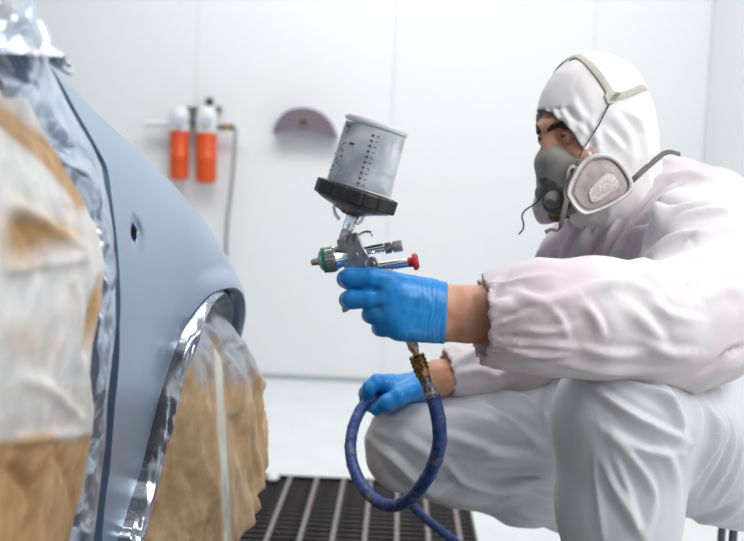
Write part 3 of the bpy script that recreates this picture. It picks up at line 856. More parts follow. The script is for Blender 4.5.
painter = thing('person', P(660, 440, 1.72) * [1, 1, 0], 'person in pinkish white hooded overalls and respirator crouching with blue gloves', 'person')

# head frame
HC = P(593, 136.5, 1.65); HS = .90
yaw, pit_ = R(30), R(11)
fv = np.array([-math.cos(yaw) * math.cos(pit_), -math.sin(yaw) * math.cos(pit_), -math.sin(pit_)])
lv = np.cross([0, 0, 1.], fv); lv /= np.linalg.norm(lv)
uv = np.cross(fv, lv)
roll_ = R(4); lv, uv = lv * math.cos(roll_) + uv * math.sin(roll_), uv * math.cos(roll_) - lv * math.sin(roll_)
HA = np.stack([fv, lv, uv], 1)
def H(f, l, u): return HC + HA @ (np.array([f, l, u]) * HS)
def loc(V): return (V - HC) @ HA / HS
def p4(px, py, y, r): return (*P(px, py, y), r)

# joints
shL = P(702, 232, 1.57); elL = P(690, 322, 1.37); wrL = P(462, 314, 1.295)
shR = P(588, 262, 1.90); elR = P(592, 352, 1.93); wrR = P(437, 378, 1.735)
hipL = P(768, 452, 1.68); knL = P(616, 416, 1.375); hipR = P(690, 452, 1.93); knR = P(405, 446, 1.745)
ankL = np.array([knL[0] + .052, knL[1] + .045, .095]); toeL = ankL + [-.125, -.095, -.062]
ankR = P(625, 552, 1.93); ankR[2] = max(ankR[2], .16); toeR = np.array([ankR[0] - .10, ankR[1] - .03, .035])
neck = P(640, 207, 1.70); chest = P(682, 285, 1.74); belly = P(735, 385, 1.78)

def hand_left(v, s=0.0, kk=.0035):
    r = lambda a: a + s
    pal = [((390, 286, 1.262), (440, 299, 1.288), .0150, .0190), ((387, 300, 1.258), (440, 309, 1.284), .0150, .0195), ((390, 315, 1.260), (440, 318, 1.284), .0155, .0200), ((398, 327, 1.266), (440, 325, 1.288), .0130, .0170),
           ((392, 302, 1.272), (425, 306, 1.284), .020, .020), ((402, 325, 1.268), (438, 326, 1.284), .0170, .0180), ((398, 291, 1.266), (430, 297, 1.282), .0180, .0190)]
    for a, b, ra, rb in pal: v.cap(P(*a), P(*b), r(ra), r(rb), .016)
    fing = [[(390, 283, 1.263, .0150), (372, 278.3, 1.261, .0126), (350, 277.5, 1.266, .0120), (346, 279, 1.288, .0112), (349, 282, 1.306, .0098), (362, 284, 1.330, .0085)],
            [(387, 300, 1.258, .0145), (370, 298.8, 1.257, .0124), (352, 299.2, 1.262, .0118), (348, 299.8, 1.285, .0108), (350, 301, 1.306, .0098), (364, 302, 1.330, .0085)],
            [(388, 315, 1.260, .0145), (379, 313.5, 1.260, .0135), (374, 313.5, 1.264, .0130), (371, 314.5, 1.285, .0112), (374, 316, 1.304, .0098), (386, 319, 1.326, .0085)],
            [(396, 327, 1.266, .0125), (388, 326.5, 1.266, .0118), (383, 327, 1.270, .0112), (380, 328, 1.288, .0100), (383, 329.5, 1.304, .0090), (396, 332, 1.322, .0078)]]
    for f in fing: v.chain([(*P(*q[:3]), r(q[3])) for q in f], kk)
    v.chain([p4(430, 300, 1.302, r(.018)), p4(410, 291, 1.326, r(.0145)), p4(392, 284, 1.338, r(.0125)), p4(372, 280, 1.340, r(.0105))], .012)
    v.chain([p4(436, 310, 1.288, r(.021)), p4(450, 312, 1.292, r(.0215))], .012)
    v.cap(P(446, 302, 1.292), P(452, 303, 1.293), r(.0205), r(.0205), .01); v.cap(P(445, 323, 1.292), P(452, 324, 1.293), r(.0200), r(.0200), .01)

def hand_right(v, s=0.0, kk=.006):
    r = lambda a: a + s
    for a, b, ra, rb in [((388, 385, 1.705), (424, 384, 1.725), .0165, .0195), ((386, 388, 1.725), (424, 387, 1.735), .0165, .019), ((388, 392, 1.745), (424, 388, 1.745), .016, .018), ((398, 392, 1.695), (420, 388, 1.720), .017, .019)]:
        v.cap(P(*a), P(*b), r(ra), r(rb), .016)
    fing = [[(390, 383, 1.705, .0150), (377, 381.5, 1.692, .0120), (369.5, 388, 1.686, .0115), (367.5, 395, 1.694, .0102), (371, 400, 1.708, .0090)],
            [(388, 387, 1.728, .0145), (373, 386, 1.722, .0125), (366, 393, 1.718, .0115), (366, 401, 1.722, .0100), (372, 406, 1.728, .0090)],
            [(388, 391, 1.748, .0140), (376, 392, 1.748, .0120), (370, 399, 1.746, .0110), (371, 406, 1.744, .0098), (377, 409, 1.742, .0088)],
            [(390, 396, 1.760, .0120), (381, 399, 1.764, .0105), (377, 405, 1.762, .0098), (378, 410, 1.756, .0088), (383, 412, 1.750, .0080)]]
    for f in fing: v.chain([(*P(*q[:3]), r(q[3])) for q in f], kk)
    v.chain([p4(412, 391, 1.690, r(.0165)), p4(399, 396.5, 1.670, r(.0140)), p4(387, 403, 1.664, r(.0128)), p4(376.5, 409.5, 1.672, r(.0108))], .009)
    v.chain([p4(418, 386, 1.730, r(.0215)), p4(432, 381.5, 1.735, r(.022))], .012)

# ---- the body, one continuous surface
v = Vol((-.14, 1.16, -.01), (.86, 2.12, 1.12), .0034)
v.chain([(*neck, .068), (*((neck + chest) / 2), .11), (*chest, .135), (*belly, .135), (*P(742, 440, 1.80), .125)], .06)
v.cap(neck + [0, 0, -.03], shL, .06, .055, .05); v.cap(neck + [0, 0, -.03], shR, .06, .055, .05)
v.ell(chest + [0, .0, .02], (.13, .17, .16), None, .05)
v.chain([(*shL, .055), (*elL, .042)], .03); v.chain([(*elL, .042), (*(elL * .6 + wrL * .4), .042), (*wrL, .026)], .02)
v.cap(wrL + [0, 0, .011], elL * .5 + wrL * .5 + [0, 0, .006], .0235, .036, .02); v.cap(wrL - [0, 0, .011], elL * .5 + wrL * .5 - [0, 0, .006], .0225, .036, .02)
v.cap(wrL + [0, 0, .010], P(452, 303, 1.294), .0235, .0168, .01); v.cap(wrL - [0, 0, .011], P(452, 324, 1.294), .0225, .0164, .01)
v.chain([(*shR, .055), (*elR, .042)], .03); v.chain([(*elR, .042), (*wrR, .027), (*P(425, 384, 1.73), .024)], .02)
v.chain([(*hipL, .095), (*((hipL + knL) / 2), .075), (*knL, .055), (*(knL * .7 + ankL * .3), .052), (*ankL, .036), (*toeL, .03)], .03)
v.chain([(*hipR, .095), (*((hipR + knR) / 2), .070), (*knR, .046), (*P(460, 470, 1.785), .042), (*P(580, 498, 1.89), .040), (*ankR, .034), (*toeR, .028)], .02)
hand_left(v, -.0024); hand_right(v, -.0024)
# neck and head
v.cap(H(-.035, 0, -.06), neck, .058, .062, .03)
v.ell(H(-.014, 0, .035), (0.0830, 0.0684, 0.0810), HA, .02)
v.ell(H(.028, 0, -.025), (0.0594, 0.0540, 0.0882), HA, .03)
v.ell(H(.045, 0, -.095), (0.0378, 0.0360, 0.0288), HA, .03)
for s in (1, -1):
    v.cap(H(.089, .012 * s, .029), H(.072, .042 * s, .030), .0095, .0095, .018)      # brow
    v.ell(H(.062, .044 * s, -.026), (0.0216, 0.0189, 0.0198), HA, .022)                    # cheek
    v.ell(H(-.018, .076 * s, -.005), (0.0162, 0.0081, 0.0270), HA, .008)                   # ear
for s in (1, -1):
    v.ell(H(.101, .031 * s, .012), (0.0171, 0.0153, 0.0121), HA, .012, cut=True)         # eye socket
v.chain([(*H(.088, 0, .024), .0100), (*H(.097, 0, -.004), .0095), (*H(.106, 0, -.030), .0110)], .014)   # nose
for s in (1, -1): v.ell(H(.098, .013 * s, -.034), (.012, .009, .009), HA, .008)
v.cap(H(.088, .018, -.066), H(.088, -.018, -.066), .008, .008, .01); v.cap(H(.086, .016, -.078), H(.086, -.016, -.078), .008, .008, .008)
V, Q = v.mesh(2)
body = bigmesh('body', V, Q, M['skin'], painter); del v

# eyes, brows
white = mat('eye_white', (.62, .57, .55), .2); iris = mat('grey_iris', (.11, .125, .12), .15); dark = mat('dark_hair', (.035, .022, .016), .8)
gaze = np.array([.93, -.12, -.20]); gaze /= np.linalg.norm(gaze)
BT = bvh(body)
for s in (1, -1):
    c = H(.0768, .0325 * s, .0110)
    e = MB().sphere(c, .0116, 24, 16).build('eye', white, painter)
    g = HA @ gaze
    MB().lathe(c + g * .0098, c + g * .0120, [(0, .0062), (.5, .0062), (.85, .0046), (1, .002)], 20).build('iris', iris, e)
    MB().lathe(c + g * .0112, c + g * .01212, [(0, .0021), (1, .0020)], 16).build('pupil', M['hole'], e)
    for up, op in ((1, .30), (-1, .20)):
        nA, nE = 25, 9; V = []
        for rr in (.0122, .0134):
            for i in range(nA):
                az = -1.25 + 2.5 * i / (nA - 1); o_ = op * max(0, math.cos(az * 1.25)) - .03
                for j in range(nE):
                    el = o_ + (1.25 - o_) * j / (nE - 1)
                    d = np.array([math.cos(el) * math.cos(az), math.cos(el) * math.sin(az), up * math.sin(el) - .10])
                    V.append(c + HA @ (d * rr))
        Fc = []
        for l in (0, 1):
            o0 = l * nA * nE
            Fc += [tuple(q) for q in (gridfaces(nA, nE, o0) if (l == 1) == (up > 0) else gridfaces(nA, nE, o0)[:, ::-1])]
        Fc += [(i * nE, (i + 1) * nE, nA * nE + (i + 1) * nE, nA * nE + i * nE) for i in range(nA - 1)]
        MB().add(V, Fc).build('eyelid', M['skin'], e, sharp=60)
    b = MB()
    for k in range(90):
        t = k / 89; l = (.012 + .034 * t) * s; u = .0235 + .007 * math.sin(math.pi * min(1, t * 1.1)) - .004 * t
        q = H(.11, l * 1.0, u + random.uniform(-.0030, .0030) * (1 - .55 * t))
        hp, hn, hi_, hd = BT.ray_cast(Vector(q), Vector(-HA[:, 0]))
        if hp is None: continue
        q = np.array(hp); fo_ = HA[:, 0]
        d = HA @ np.array([-.001, .0075 * s, .0028 + random.uniform(-.002, .003)])
        b.tube([q - d * .5 + fo_ * .0006, q + d * .4 + fo_ * .0016, q + d * .9 + fo_ * .0006], [.0012, .0011, .0004], 5)
    o = b.build('eyebrow', dark, painter); o['kind'] = 'stuff'

# ---- trousers
PITCH_T = .0045
v = Vol((-.10, 1.20, -.0), (.92, 2.20, .78), PITCH_T)
v.chain([p4(728, 392, 1.80, .155), p4(748, 434, 1.80, .150), p4(770, 445, 1.78, .135)], .05)
v.chain([(*(hipL + [.0, 0, .01]), .122), (*((hipL + knL) / 2 + [.03, .02, -.01]), .108), (*(knL * .9 + hipL * .1), .086), (*knL, .0800)], .045)
v.chain([(*(knL + [0, -.002, 0]), .0790), (*(knL * .75 + ankL * .25), .0800), (*(knL * .4 + ankL * .6), .080), (*(ankL + [0, 0, .02]), .062)], .03)
v.chain([(*hipR, .12), (*P(560, 428, 1.845), .095), (*P(470, 428, 1.79), .0750), (*P(412, 438, 1.748), .0640), (*knR, .0600)], .04)
v.chain([(*P(404, 456, 1.748), .0560), (*P(455, 470, 1.775), .060), (*P(520, 484, 1.82), .067), (*P(580, 498, 1.89), .064), (*(ankR + [0, 0, -.005]), .062)], .028)
SEAT = (P(786, 480, 1.86)[0], 1.87)
v.ell(P(738, 462, 1.66), (.165, .12, .098), None, .05)
v.cutbox((SEAT[0] - .13, SEAT[1] - .13, .20), (SEAT[0] + .13, SEAT[1] + .13, .332))
V, Q = v.mesh(3); del v
N = vnormals(V, Q)
# gathers and folds pressed into the cloth
axis = (hipR - knR) / np.linalg.norm(hipR - knR)
n1 = noise3(np.stack([V[:, 0] * 9, V[:, 1] * 30, V[:, 2] * 34], 1)); n2 = noise3(V * 16 + 5)
V = V + N * (.006 * (ridge(n1) - .6) * np.clip((V[:, 1] - 1.46) * 8, 0, 1) + .004 * (n2 - .5))[:, None]
FT = [  # line, width px, ridge, step
    ([(592, 384), (629, 410), (664, 428), (684, 437)], 5, .008, .006), ([(622, 378), (655, 392), (677, 411), (685, 437)], 4.5, .007, .005),
    ([(650, 378), (668, 392), (684, 418)], 4, .006, .004), ([(608, 426), (642, 446), (680, 452)], 5, .004, .004), ([(601, 462), (618, 498), (646, 545)], 5, .006, -.004),
    ([(616, 452), (630, 489), (640, 535)], 4, .004, .003), ([(606, 430), (640, 462), (655, 496), (648, 535)], 5, .005, .004), ([(594, 450), (598, 490), (604, 545)], 5, .004, .0),
    ([(660, 440), (676, 470), (680, 520)], 6, .004, .003), ([(699, 386), (709, 430), (697, 478)], 3.2, .006, .004), ([(709, 384), (717, 435), (700, 492)], 3.2, .006, .004), ([(720, 386), (726, 444), (705, 502)], 3.2, .006, .004),
    ([(738, 395), (739, 460), (716, 508)], 4, .006, .004), ([(690, 392), (700, 420), (692, 450)], 3, .005, .003), ([(695, 520), (722, 514), (746, 500)], 3.5, .004, .004), ([(730, 388), (733, 450), (708, 506)], 3, .004, .003),
    ([(371, 438), (397, 459), (419, 477), (440, 487), (461, 481)], 4.5, .009, .006), ([(440, 431), (494, 447), (555, 458)], 6, .008, .005), ([(480, 400), (518, 425), (552, 452)], 5, .007, .004),
    ([(448, 462), (466, 480), (505, 488), (545, 478)], 4.5, .011, .007), ([(400, 432), (424, 448), (452, 466)], 6, .005, .004), ([(488, 477), (520, 474), (556, 476)], 3, .005, -.004), ([(500, 500), (530, 492), (558, 501)], 4, .006, .004),
    ([(512, 508), (540, 514), (566, 512)], 4, .007, .004), ([(396, 476), (430, 496), (480, 506)], 4, .005, -.004), ([(500, 390), (530, 400), (548, 418)], 4, .006, .004), ([(420, 408), (470, 412), (530, 440)], 8, .005, .002),
    ([(548, 380), (545, 410), (549, 450)], 3, -.006, .0), ([(470, 460), (505, 452), (550, 440)], 6, .006, .004), ([(380, 462), (386, 476), (402, 490)], 4, .004, .003)]
for pl, w, a, st in FT: V = fold(V, N, pl, w * .8, a * 1.5, st * 1.9, depth=(1.5, 2.3) if pl[0][0] < 590 and pl[-1][0] < 590 else (1.0, 1.52) if pl[-1][0] < 690 and pl[0][0] < 690 else None)
V = lap(V, Q, 1)
trou = bigmesh('overall_trousers', V, Q, M['trousers'], painter)

# ---- jacket
def boundary(Q):
    E = np.concatenate([Q[:, [i, (i + 1) % 4]] for i in range(4)]); E.sort(1)
    u, c = np.unique(E, axis=0, return_counts=True)
    return u[c == 1]
def snap(V, Q, c, ax, r):
    """brings the open edge near c onto the cutting plane"""
    b = np.unique(boundary(Q)); b = b[np.linalg.norm(V[b] - c, axis=1) < r]
    V = V.copy(); V[b] -= ((V[b] - c) @ ax)[:, None] * ax
    return smooth_rim(V, Q, b)
def smooth_rim(V, Q, b, n=6):
    E = boundary(Q); ok = np.isin(E, b).all(1); E = E[ok]
    for _ in range(n):
        S = np.zeros_like(V); k = np.zeros(len(V))
        for a, c in ((0, 1), (1, 0)): np.add.at(S, E[:, a], V[E[:, c]]); np.add.at(k, E[:, a], 1)
        m = k > 1; V[m] = .5 * V[m] + .5 * S[m] / k[m][:, None]
    return V
v = Vol((.02, 1.18, .36), (1.02, 2.20, 1.02), .0043)
v.chain([(*P(640, 214, 1.70), .078), (*P(668, 245, 1.70), .130), (*P(688, 285, 1.74), .165), (*P(725, 360, 1.78), .165), (*P(742, 405, 1.79), .168)], .06)
v.ell(P(668, 276, 1.76), (.125, .20, .15), None, .06)
v.cap(P(648, 220, 1.70), P(704, 228, 1.62), .078, .082, .05); v.cap(P(640, 220, 1.72), shR, .07, .075, .05); v.cap(P(616, 232, 1.69), P(580, 262, 1.80), .066, .072, .05)
v.chain([p4(706, 234, 1.60, .087), p4(712, 266, 1.52, .092), p4(700, 318, 1.42, .084), p4(680, 329, 1.375, .078)], .035)
v.chain([p4(690, 327, 1.385, .078), p4(640, 322, 1.352, .073), p4(585, 317, 1.325, .070), p4(540, 317, 1.305, .063), p4(510, 318, 1.30, .052), p4(494, 318, 1.298, .042), p4(483, 318, 1.296, .0345)], .03)
v.chain([(*shR, .08), (*P(575, 320, 1.93), .085), (*elR, .08)], .03)
v.chain([(*elR, .075), (*P(520, 363, 1.84), .060), (*P(478, 368, 1.785), .046), (*P(458, 371, 1.760), .0345), (*P(448, 373.5, 1.750), .0285)], .025)
V, Q = v.mesh(3); del v
# open the cuffs: cut with planes across the wrists
axL = P(483, 318, 1.296) - P(510, 318, 1.30); axL /= np.linalg.norm(axL); cL = P(481.5, 318, 1.296)
axR = P(448, 373, 1.752) - P(478, 368, 1.764); axR /= np.linalg.norm(axR); cR = P(447.5, 373, 1.752)
near = lambda c, r: np.linalg.norm(V - c, axis=1) < r
cutm = (((V - cL) @ axL > 0) & near(cL, .08)) | (((V - cR) @ axR > 0) & near(cR, .07)) | (V[:, 2] < .40)
V, Q, _ = keep(V, Q, ~cutm)
V = snap(V, Q, cL, axL, .08); V = snap(V, Q, cR, axR, .07)
N = vnormals(V, Q)
def gather(V, N, c, ax, ref, n, reach, amp, seed):
    d = V - c; s = -(d @ ax); r = d + s[:, None] * ax
    e1 = np.array(ref) - ax * np.dot(ref, ax); e1 /= np.linalg.norm(e1); e2 = np.cross(ax, e1)
    th = np.arctan2(r @ e2, r @ e1)
    m = (s > -.01) & (s < reach) & (np.linalg.norm(r, axis=1) < .13)
    w = np.zeros(len(V)); w[m] = (1 - s[m] / reach) ** 1.2
    q = np.stack([np.cos(th) * n / 6.28 * 1.2, np.sin(th) * n / 6.28 * 1.2, s * 6 + seed], 1)
    return V + N * (amp * w * (ridge(noise3(q)) - .55) * 2)[:, None], s, th, m
V, s_, th_, m_ = gather(V, N, cL, axL, (0, 0, 1), 15, .11, .0085, 1)
V, *_ = gather(V, N, cR, axR, (0, 0, 1), 13, .08, .0040, 7)
N = vnormals(V, Q)
n1 = noise3(np.stack([V[:, 0] * 14, V[:, 1] * 14, V[:, 2] * 20], 1)); n2 = noise3(V * 30 + 3)
V = V + N * (.009 * (ridge(n1) - .6) + .003 * (n2 - .5))[:, None]
FJ = [([(486, 309), (496, 303), (509, 298)], 3, .006, .003), ([(488, 325), (508, 320), (540, 308)], 3.5, .007, .004), ([(491, 338), (505, 339), (526, 339)], 3, .005, .003), ([(495, 348), (524, 353), (566, 357)], 3, .007, -.005),
      ([(507, 342), (536, 340), (575, 345)], 4, .006, .004), ([(484, 303), (492, 290), (503, 277)], 4, .005, -.003), ([(515, 290), (540, 298), (570, 292)], 6, .005, .004), ([(560, 296), (592, 284), (625, 282)], 7, .005, .004),
      ([(624, 300), (645, 318), (668, 345)], 7, .005, .004), ([(586, 300), (598, 318), (606, 336)], 5, .004, .003), ([(640, 338), (668, 350), (700, 352)], 6, .004, .003), ([(520, 328), (548, 330), (580, 322)], 4, .004, .003), ([(580, 345), (612, 352), (650, 350)], 5, .004, .003), ([(600, 275), (632, 280), (660, 295)], 5, .004, .003), ([(545, 300), (562, 318), (570, 340)], 4, .003, .002), ([(655, 300), (672, 312), (700, 318)], 5, .004, .003), ([(560, 366), (610, 372), (660, 372)], 4, .005, -.004),
      ([(629, 242), (655, 226), (690, 209), (730, 199)], 5, .010, .007), ([(644, 246), (655, 225), (668, 204), (704, 186)], 4.5, .009, .006), ([(634, 228), (648, 208), (664, 192), (676, 184)], 4, .007, .005),
      ([(690, 240), (715, 225), (746, 222)], 7, .007, .005), ([(680, 275), (710, 262), (746, 262)], 8, .006, .004), ([(700, 300), (722, 285), (746, 290)], 7, .005, .004), ([(655, 265), (690, 255), (720, 240)], 6, .006, .004),
      ([(558, 268), (568, 246), (580, 224)], 5, .009, .006), ([(574, 272), (588, 246), (592, 216)], 4, .008, -.006), ([(606, 266), (618, 244), (632, 220)], 5, .008, .006), ([(538, 262), (546, 245), (556, 230)], 5, .006, .004),
      ([(522, 268), (530, 256), (536, 244)], 5, .006, .004), ([(590, 262), (602, 240), (612, 222)], 4, .006, .004), ([(662, 176), (690, 172), (712, 176)], 4, .005, .004),
      ([(455, 372), (480, 368), (510, 378)], 4, .006, .004), ([(458, 364), (480, 352), (500, 352)], 4, .006, -.004), ([(485, 385), (500, 370), (525, 362)], 4, .007, .004), ([(700, 374), (716, 366), (729, 354), (746, 346)], 3.0, -.012, .0)]
FJ += [([(600, 262), (606, 240), (618, 216)], 3, .008, .006), ([(586, 262), (596, 238), (604, 220)], 3, .007, -.005), ([(620, 258), (630, 236), (642, 214)], 3.5, .008, .006), ([(568, 262), (574, 246), (586, 226)], 3.5, .007, .005), ([(648, 216), (664, 200), (690, 184)], 3.5, .007, .005), ([(660, 232), (690, 214), (735, 206)], 4, .007, .005), ([(646, 256), (672, 238), (704, 228)], 4, .007, .005)]
CH = {(600, 262), (586, 262), (620, 258), (568, 262), (558, 268), (574, 272), (606, 266), (538, 262), (522, 268), (590, 262), (455, 372), (458, 364), (485, 385)}
for pl, w, a, st in FJ: V = fold(V, N, pl, w * .85, a * 1.2, st * 1.6, depth=(1.47, 2.3) if pl[0] in CH else (1.0, 1.47) if pl[0][0] < 655 and pl[-1][0] < 720 and pl[0][1] > 265 else None)
V = lap(V, Q, 1)
# ruffled elastic edge of the cuffs
for c, ax, n in ((cL, axL, 30), (cR, axR, 24)):
    d = V - c; s = -(d @ ax); r = d + s[:, None] * ax; th = np.arctan2(r[:, 2], r @ np.cross(ax, [0, 0, 1]))
    m = (s < .012) & (s > -.02) & (np.linalg.norm(r, axis=1) < .07)
    k_ = np.clip(1 - s / .012, 0, 1) * m
    V = V + (r / (np.linalg.norm(r, axis=1)[:, None] + 1e-9)) * (.0022 * np.sin(n * th) * k_ + .0012 * k_)[:, None] + ax * (.0016 * np.sin(n * .5 * th + 1) * k_)[:, None]
jack = bigmesh('overall_jacket', V, Q, M['jacket'], painter)
modded(jack, ('SOLIDIFY', dict(thickness=.0012, offset=-1)))

# ---- hood
v = Vol(HC - [.26, .22, .24], HC + [.26, .24, .16], .0034)
v.ell(H(-.013, 0, .038), (.093, .080, .0945), HA, .02)
v.ell(H(.026, 0, -.018), (.073, .067, .098), HA, .03)
v.ell(H(-.034, 0, -.03), (.060, .070, .085), HA, .04)
v.chain([(*H(-.02, 0, -.05), .070), (*H(-.036, 0, -.11), .070), (*P(628, 198, 1.69), .068), (*P(640, 222, 1.70), .062)], .03)
v.cap(H(.02, 0, -.085), P(616, 206, 1.70), .052, .045, .03)
V, Q = v.mesh(3); del v
HT0 = BVHTree.FromPolygons([tuple(q) for q in V], [tuple(int(k) for k in q) for q in Q])
fu = []
for q in ((543, 111.5), (554, 116), (564.6, 125), (573, 134.5), (578, 142), (584, 150.5), (589, 158)):
    h_ = hit(HT0, *q)[0]; l_ = loc(h_[None])[0]; fu.append((l_[2], l_[0]))
fu.sort(); fu = [(-.20, fu[0][1] + .01), (-.11, fu[0][1] + .012)] + fu + [(fu[-1][0] + .006, fu[-1][1] + .03), (fu[-1][0] + .02, .3)]
fu = np.array(fu); print('HOODEDGE', fu.round(3).tolist())
limf = lambda L: np.interp(L[:, 2], fu[:, 0], fu[:, 1]) - .032 * np.clip(-L[:, 1] / .03, 0, 1) * (L[:, 2] < .06)
L = loc(V); lim = limf(L)
op = (L[:, 0] > lim) & (L[:, 2] > -.135)
V, Q, used = keep(V, Q, ~op)
b = np.unique(boundary(Q)); Lb = loc(V[b]); b = b[(Lb[:, 0] > .0) & (Lb[:, 2] > -.13)]
V = smooth_rim(V.copy(), Q, b, 10)
L = loc(V); lim = limf(L)
N = vnormals(V, Q)
edge = np.clip(1 - (lim - L[:, 0]) / .045, 0, 1) * (L[:, 2] > -.12)
ang = np.arctan2(L[:, 1], L[:, 2] + .03)
rf = noise3(np.stack([ang * 6.5, L[:, 0] * 9, L[:, 1] * 0], 1))
V = V + N * (.0058 * edge * (ridge(rf) - .5))[:, None]
k_ = np.clip(1 - (lim - L[:, 0]) / .011, 0, 1) * (L[:, 2] > -.12)
u_ = L[:, 2]; k2 = np.exp(-((lim - L[:, 0] - .012) / .005) ** 2) * (L[:, 2] > -.12)
V = V + N * ((.0026 * k_ + .0016 * k2) * np.sin(ang * 40 + u_ * 420) - .0026 * k2 + .0012 * k_)[:, None]
n1 = noise3(np.stack([L[:, 0] * 22, L[:, 1] * 22, L[:, 2] * 11 + 3], 1)); n2 = noise3(V * 34 + 11)
low = np.clip((.06 - L[:, 2]) / .10, .25, 1)
n3 = noise3(np.stack([L[:, 0] * 46, L[:, 1] * 40, L[:, 2] * 16 + 8], 1))
V = V + N * (.0085 * (ridge(n1) - .6) * low + .003 * (n2 - .5) + .0042 * (ridge(n3) - .6) * low)[:, None]
for pl, w, a, st in (([(565, 113), (580, 126), (594, 140)], 3, .004, .003), ([(614, 112), (630, 135), (634, 160)], 4, .005, .004), ([(590, 120), (592, 132), (598, 146)], 3, .004, -.003), ([(604, 128), (616, 140), (626, 150)], 3.5, .004, .003), ([(640, 100), (650, 130), (652, 160)], 5, .005, .004), ([(575, 95), (580, 110), (590, 120)], 4, .003, .003), ([(620, 108), (640, 120), (648, 150)], 4, .005, .003)):
    V = fold(V, N, pl, w, a, st)
V = lap(V, Q, 1)
hood = bigmesh('overall_hood', V, Q, M['hood'], painter)
HOODT = bvh(hood)
modded(hood, ('SOLIDIFY', dict(thickness=.0012, offset=-1)))

# ---- gloves
v = Vol(P(372, 303, 1.29) - [.085, .09, .075], P(400, 303, 1.29) + [.105, .10, .075], .0017)
hand_left(v); V, Q = v.mesh(2); del v
ax = P(447, 315, 1.292) - P(425, 314, 1.292); ax /= np.linalg.norm(ax)
V, Q, _ = keep(V, Q, (V - P(445.5, 313, 1.292)) @ ax < 0)
V = snap(V, Q, P(445.5, 313, 1.292), ax, .06)
N = vnormals(V, Q); s = -((V - P(445.5, 313, 1.292)) @ ax)
wr = np.exp(-((s - .016) / .016) ** 2)
V = V + N * (0.00028 * wr * np.sin(s * 1100 + 9 * noise3(V * 40)) + .0014 * wr * (ridge(noise3(np.stack([s * 130, V[:, 2] * 14, V[:, 1] * 14], 1))) - .5) + .0010 * np.exp(-((s - .0015) / .0018) ** 2))[:, None]
for pl, w, a, st in (([(384, 290), (376, 289), (368, 288.5)], 1.6, -.0022, 0), ([(384, 307), (376, 307.5), (370, 308)], 1.6, -.002, 0), ([(398, 300), (412, 296), (424, 298)], 4, .0008, .0006), ([(392, 312), (410, 310), (428, 312)], 3, .0006, .0006), ([(400, 335), (410, 331), (430, 333)], 2, .0008, .0008), ([(420, 290), (430, 300), (432, 318)], 3, .0006, .0006)):
    V = fold(V, N, pl, w, a, st)
glove = bigmesh('glove', V, Q, M['glove'], painter); modded(glove, ('SOLIDIFY', dict(thickness=.0006, offset=-1)))
v = Vol(P(395, 392, 1.72) - [.075, .09, .065], P(400, 392, 1.72) + [.07, .09, .06], .0021)
hand_right(v); V, Q = v.mesh(2); del v
ax = P(432, 381.5, 1.735) - P(418, 386, 1.73); ax /= np.linalg.norm(ax)
V, Q, _ = keep(V, Q, (V - P(428, 383, 1.734)) @ ax < 0)
V = snap(V, Q, P(428, 383, 1.734), ax, .06)
glove2 = bigmesh('glove', V, Q, M['glove'], painter); modded(glove2, ('SOLIDIFY', dict(thickness=.0006, offset=-1)))

# ---- shoes (below the frame)
shoe = mat('white_shoe_cover', (.7, .71, .73), .6)
for a, t in ((ankL, toeL), (ankR, toeR)):
    v = Vol(np.minimum(a, t) - [.09, .09, .06], np.maximum(a, t) + [.09, .09, .06], .005)
    d = (t - a) * [1, 1, 0]; d /= np.linalg.norm(d); heel = a - d * .03 - [0, 0, .03]; heel[2] = max(heel[2], .045)
    v.chain([(*(a + [0, 0, .01]), .052), (*heel, .048)], .02); v.chain([(*a, .05), (*(a * .4 + t * .6), .045), (*t, .038)], .02); v.chain([(*heel, .045), (*(t + [0, 0, .012]), .045), (*(t + d * .03 + [0, 0, .008]), .04)], .03)
    v.v = np.maximum(v.v, (.002 - v.ax[2])[None, None, :])
    V, Q = v.mesh(2); bigmesh('shoe', V, Q, shoe, painter)

# ---- low stool under the painter
leg = mat('blue_grey_steel', (.16, .18, .23), .4, .6)
stool = thing('stool', (*SEAT, 0), 'low stool hidden under the crouching person with one grey leg showing', 'stool')
MB().lathe((*SEAT, .304), (*SEAT, .328), [(0, .11), (.15, .12), (.85, .12), (1, .11)], 36).build('seat', mat('dark_seat', (.05, .05, .06), .6), stool)
lx = P(718.5, 536, SEAT[1] - .06)[0] - SEAT[0]
lx = max(lx, -.105)
for dx, dy in ((lx, -.06), (.09, -.06), (.09, .07), (lx + .03, .09)):
    MB().tube([(SEAT[0] + dx, SEAT[1] + dy, .306), (SEAT[0] + dx * 1.02, SEAT[1] + dy * 1.1, .001)], .0075, 12).build('leg', leg, stool)

# ================================================================ RESPIRATOR (worn: part of the person)
JACKT = bvh(jack)
grey = mat('grey_rubber_facepiece', (.27, .255, .235), .5); noisecol(grey, 60, [(.3, (.245, .23, .21)), (.7, (.30, .285, .265))], 4)
dgrey = mat('dark_grey_plastic', (.055, .053, .052), .38); noisecol(dgrey, 90, [(.35, (.03, .03, .03)), (.7, (.10, .095, .09))], 5)
rimw = mat('white_plastic_rim', (.70, .67, .65), .45); noisecol(rimw, 70, [(.3, (.60, .56, .54)), (.6, (.76, .74, .73))], 5)
pinkf = mat('dusty_pink_filter_face', (.40, .33, .33), .6); noisecol(pinkf, 60, [(.3, (.30, .24, .24)), (.55, (.42, .35, .35)), (.8, (.52, .46, .46))], 6)
padw = mat('worn_white_pad', (.62, .58, .56), .8); noisecol(padw, 240, [(.35, (.45, .40, .38)), (.6, (.66, .62, .60))], 6)
brown = mat('amber_brown_band', (.16, .065, .025), .4)
beige = mat('beige_strap', (.50, .48, .41), .6); noisecol(beige, 180, [(.3, (.44, .42, .35)), (.7, (.54, .52, .45))], 4)
sgrey = mat('grey_strap', (.13, .125, .115), .6)
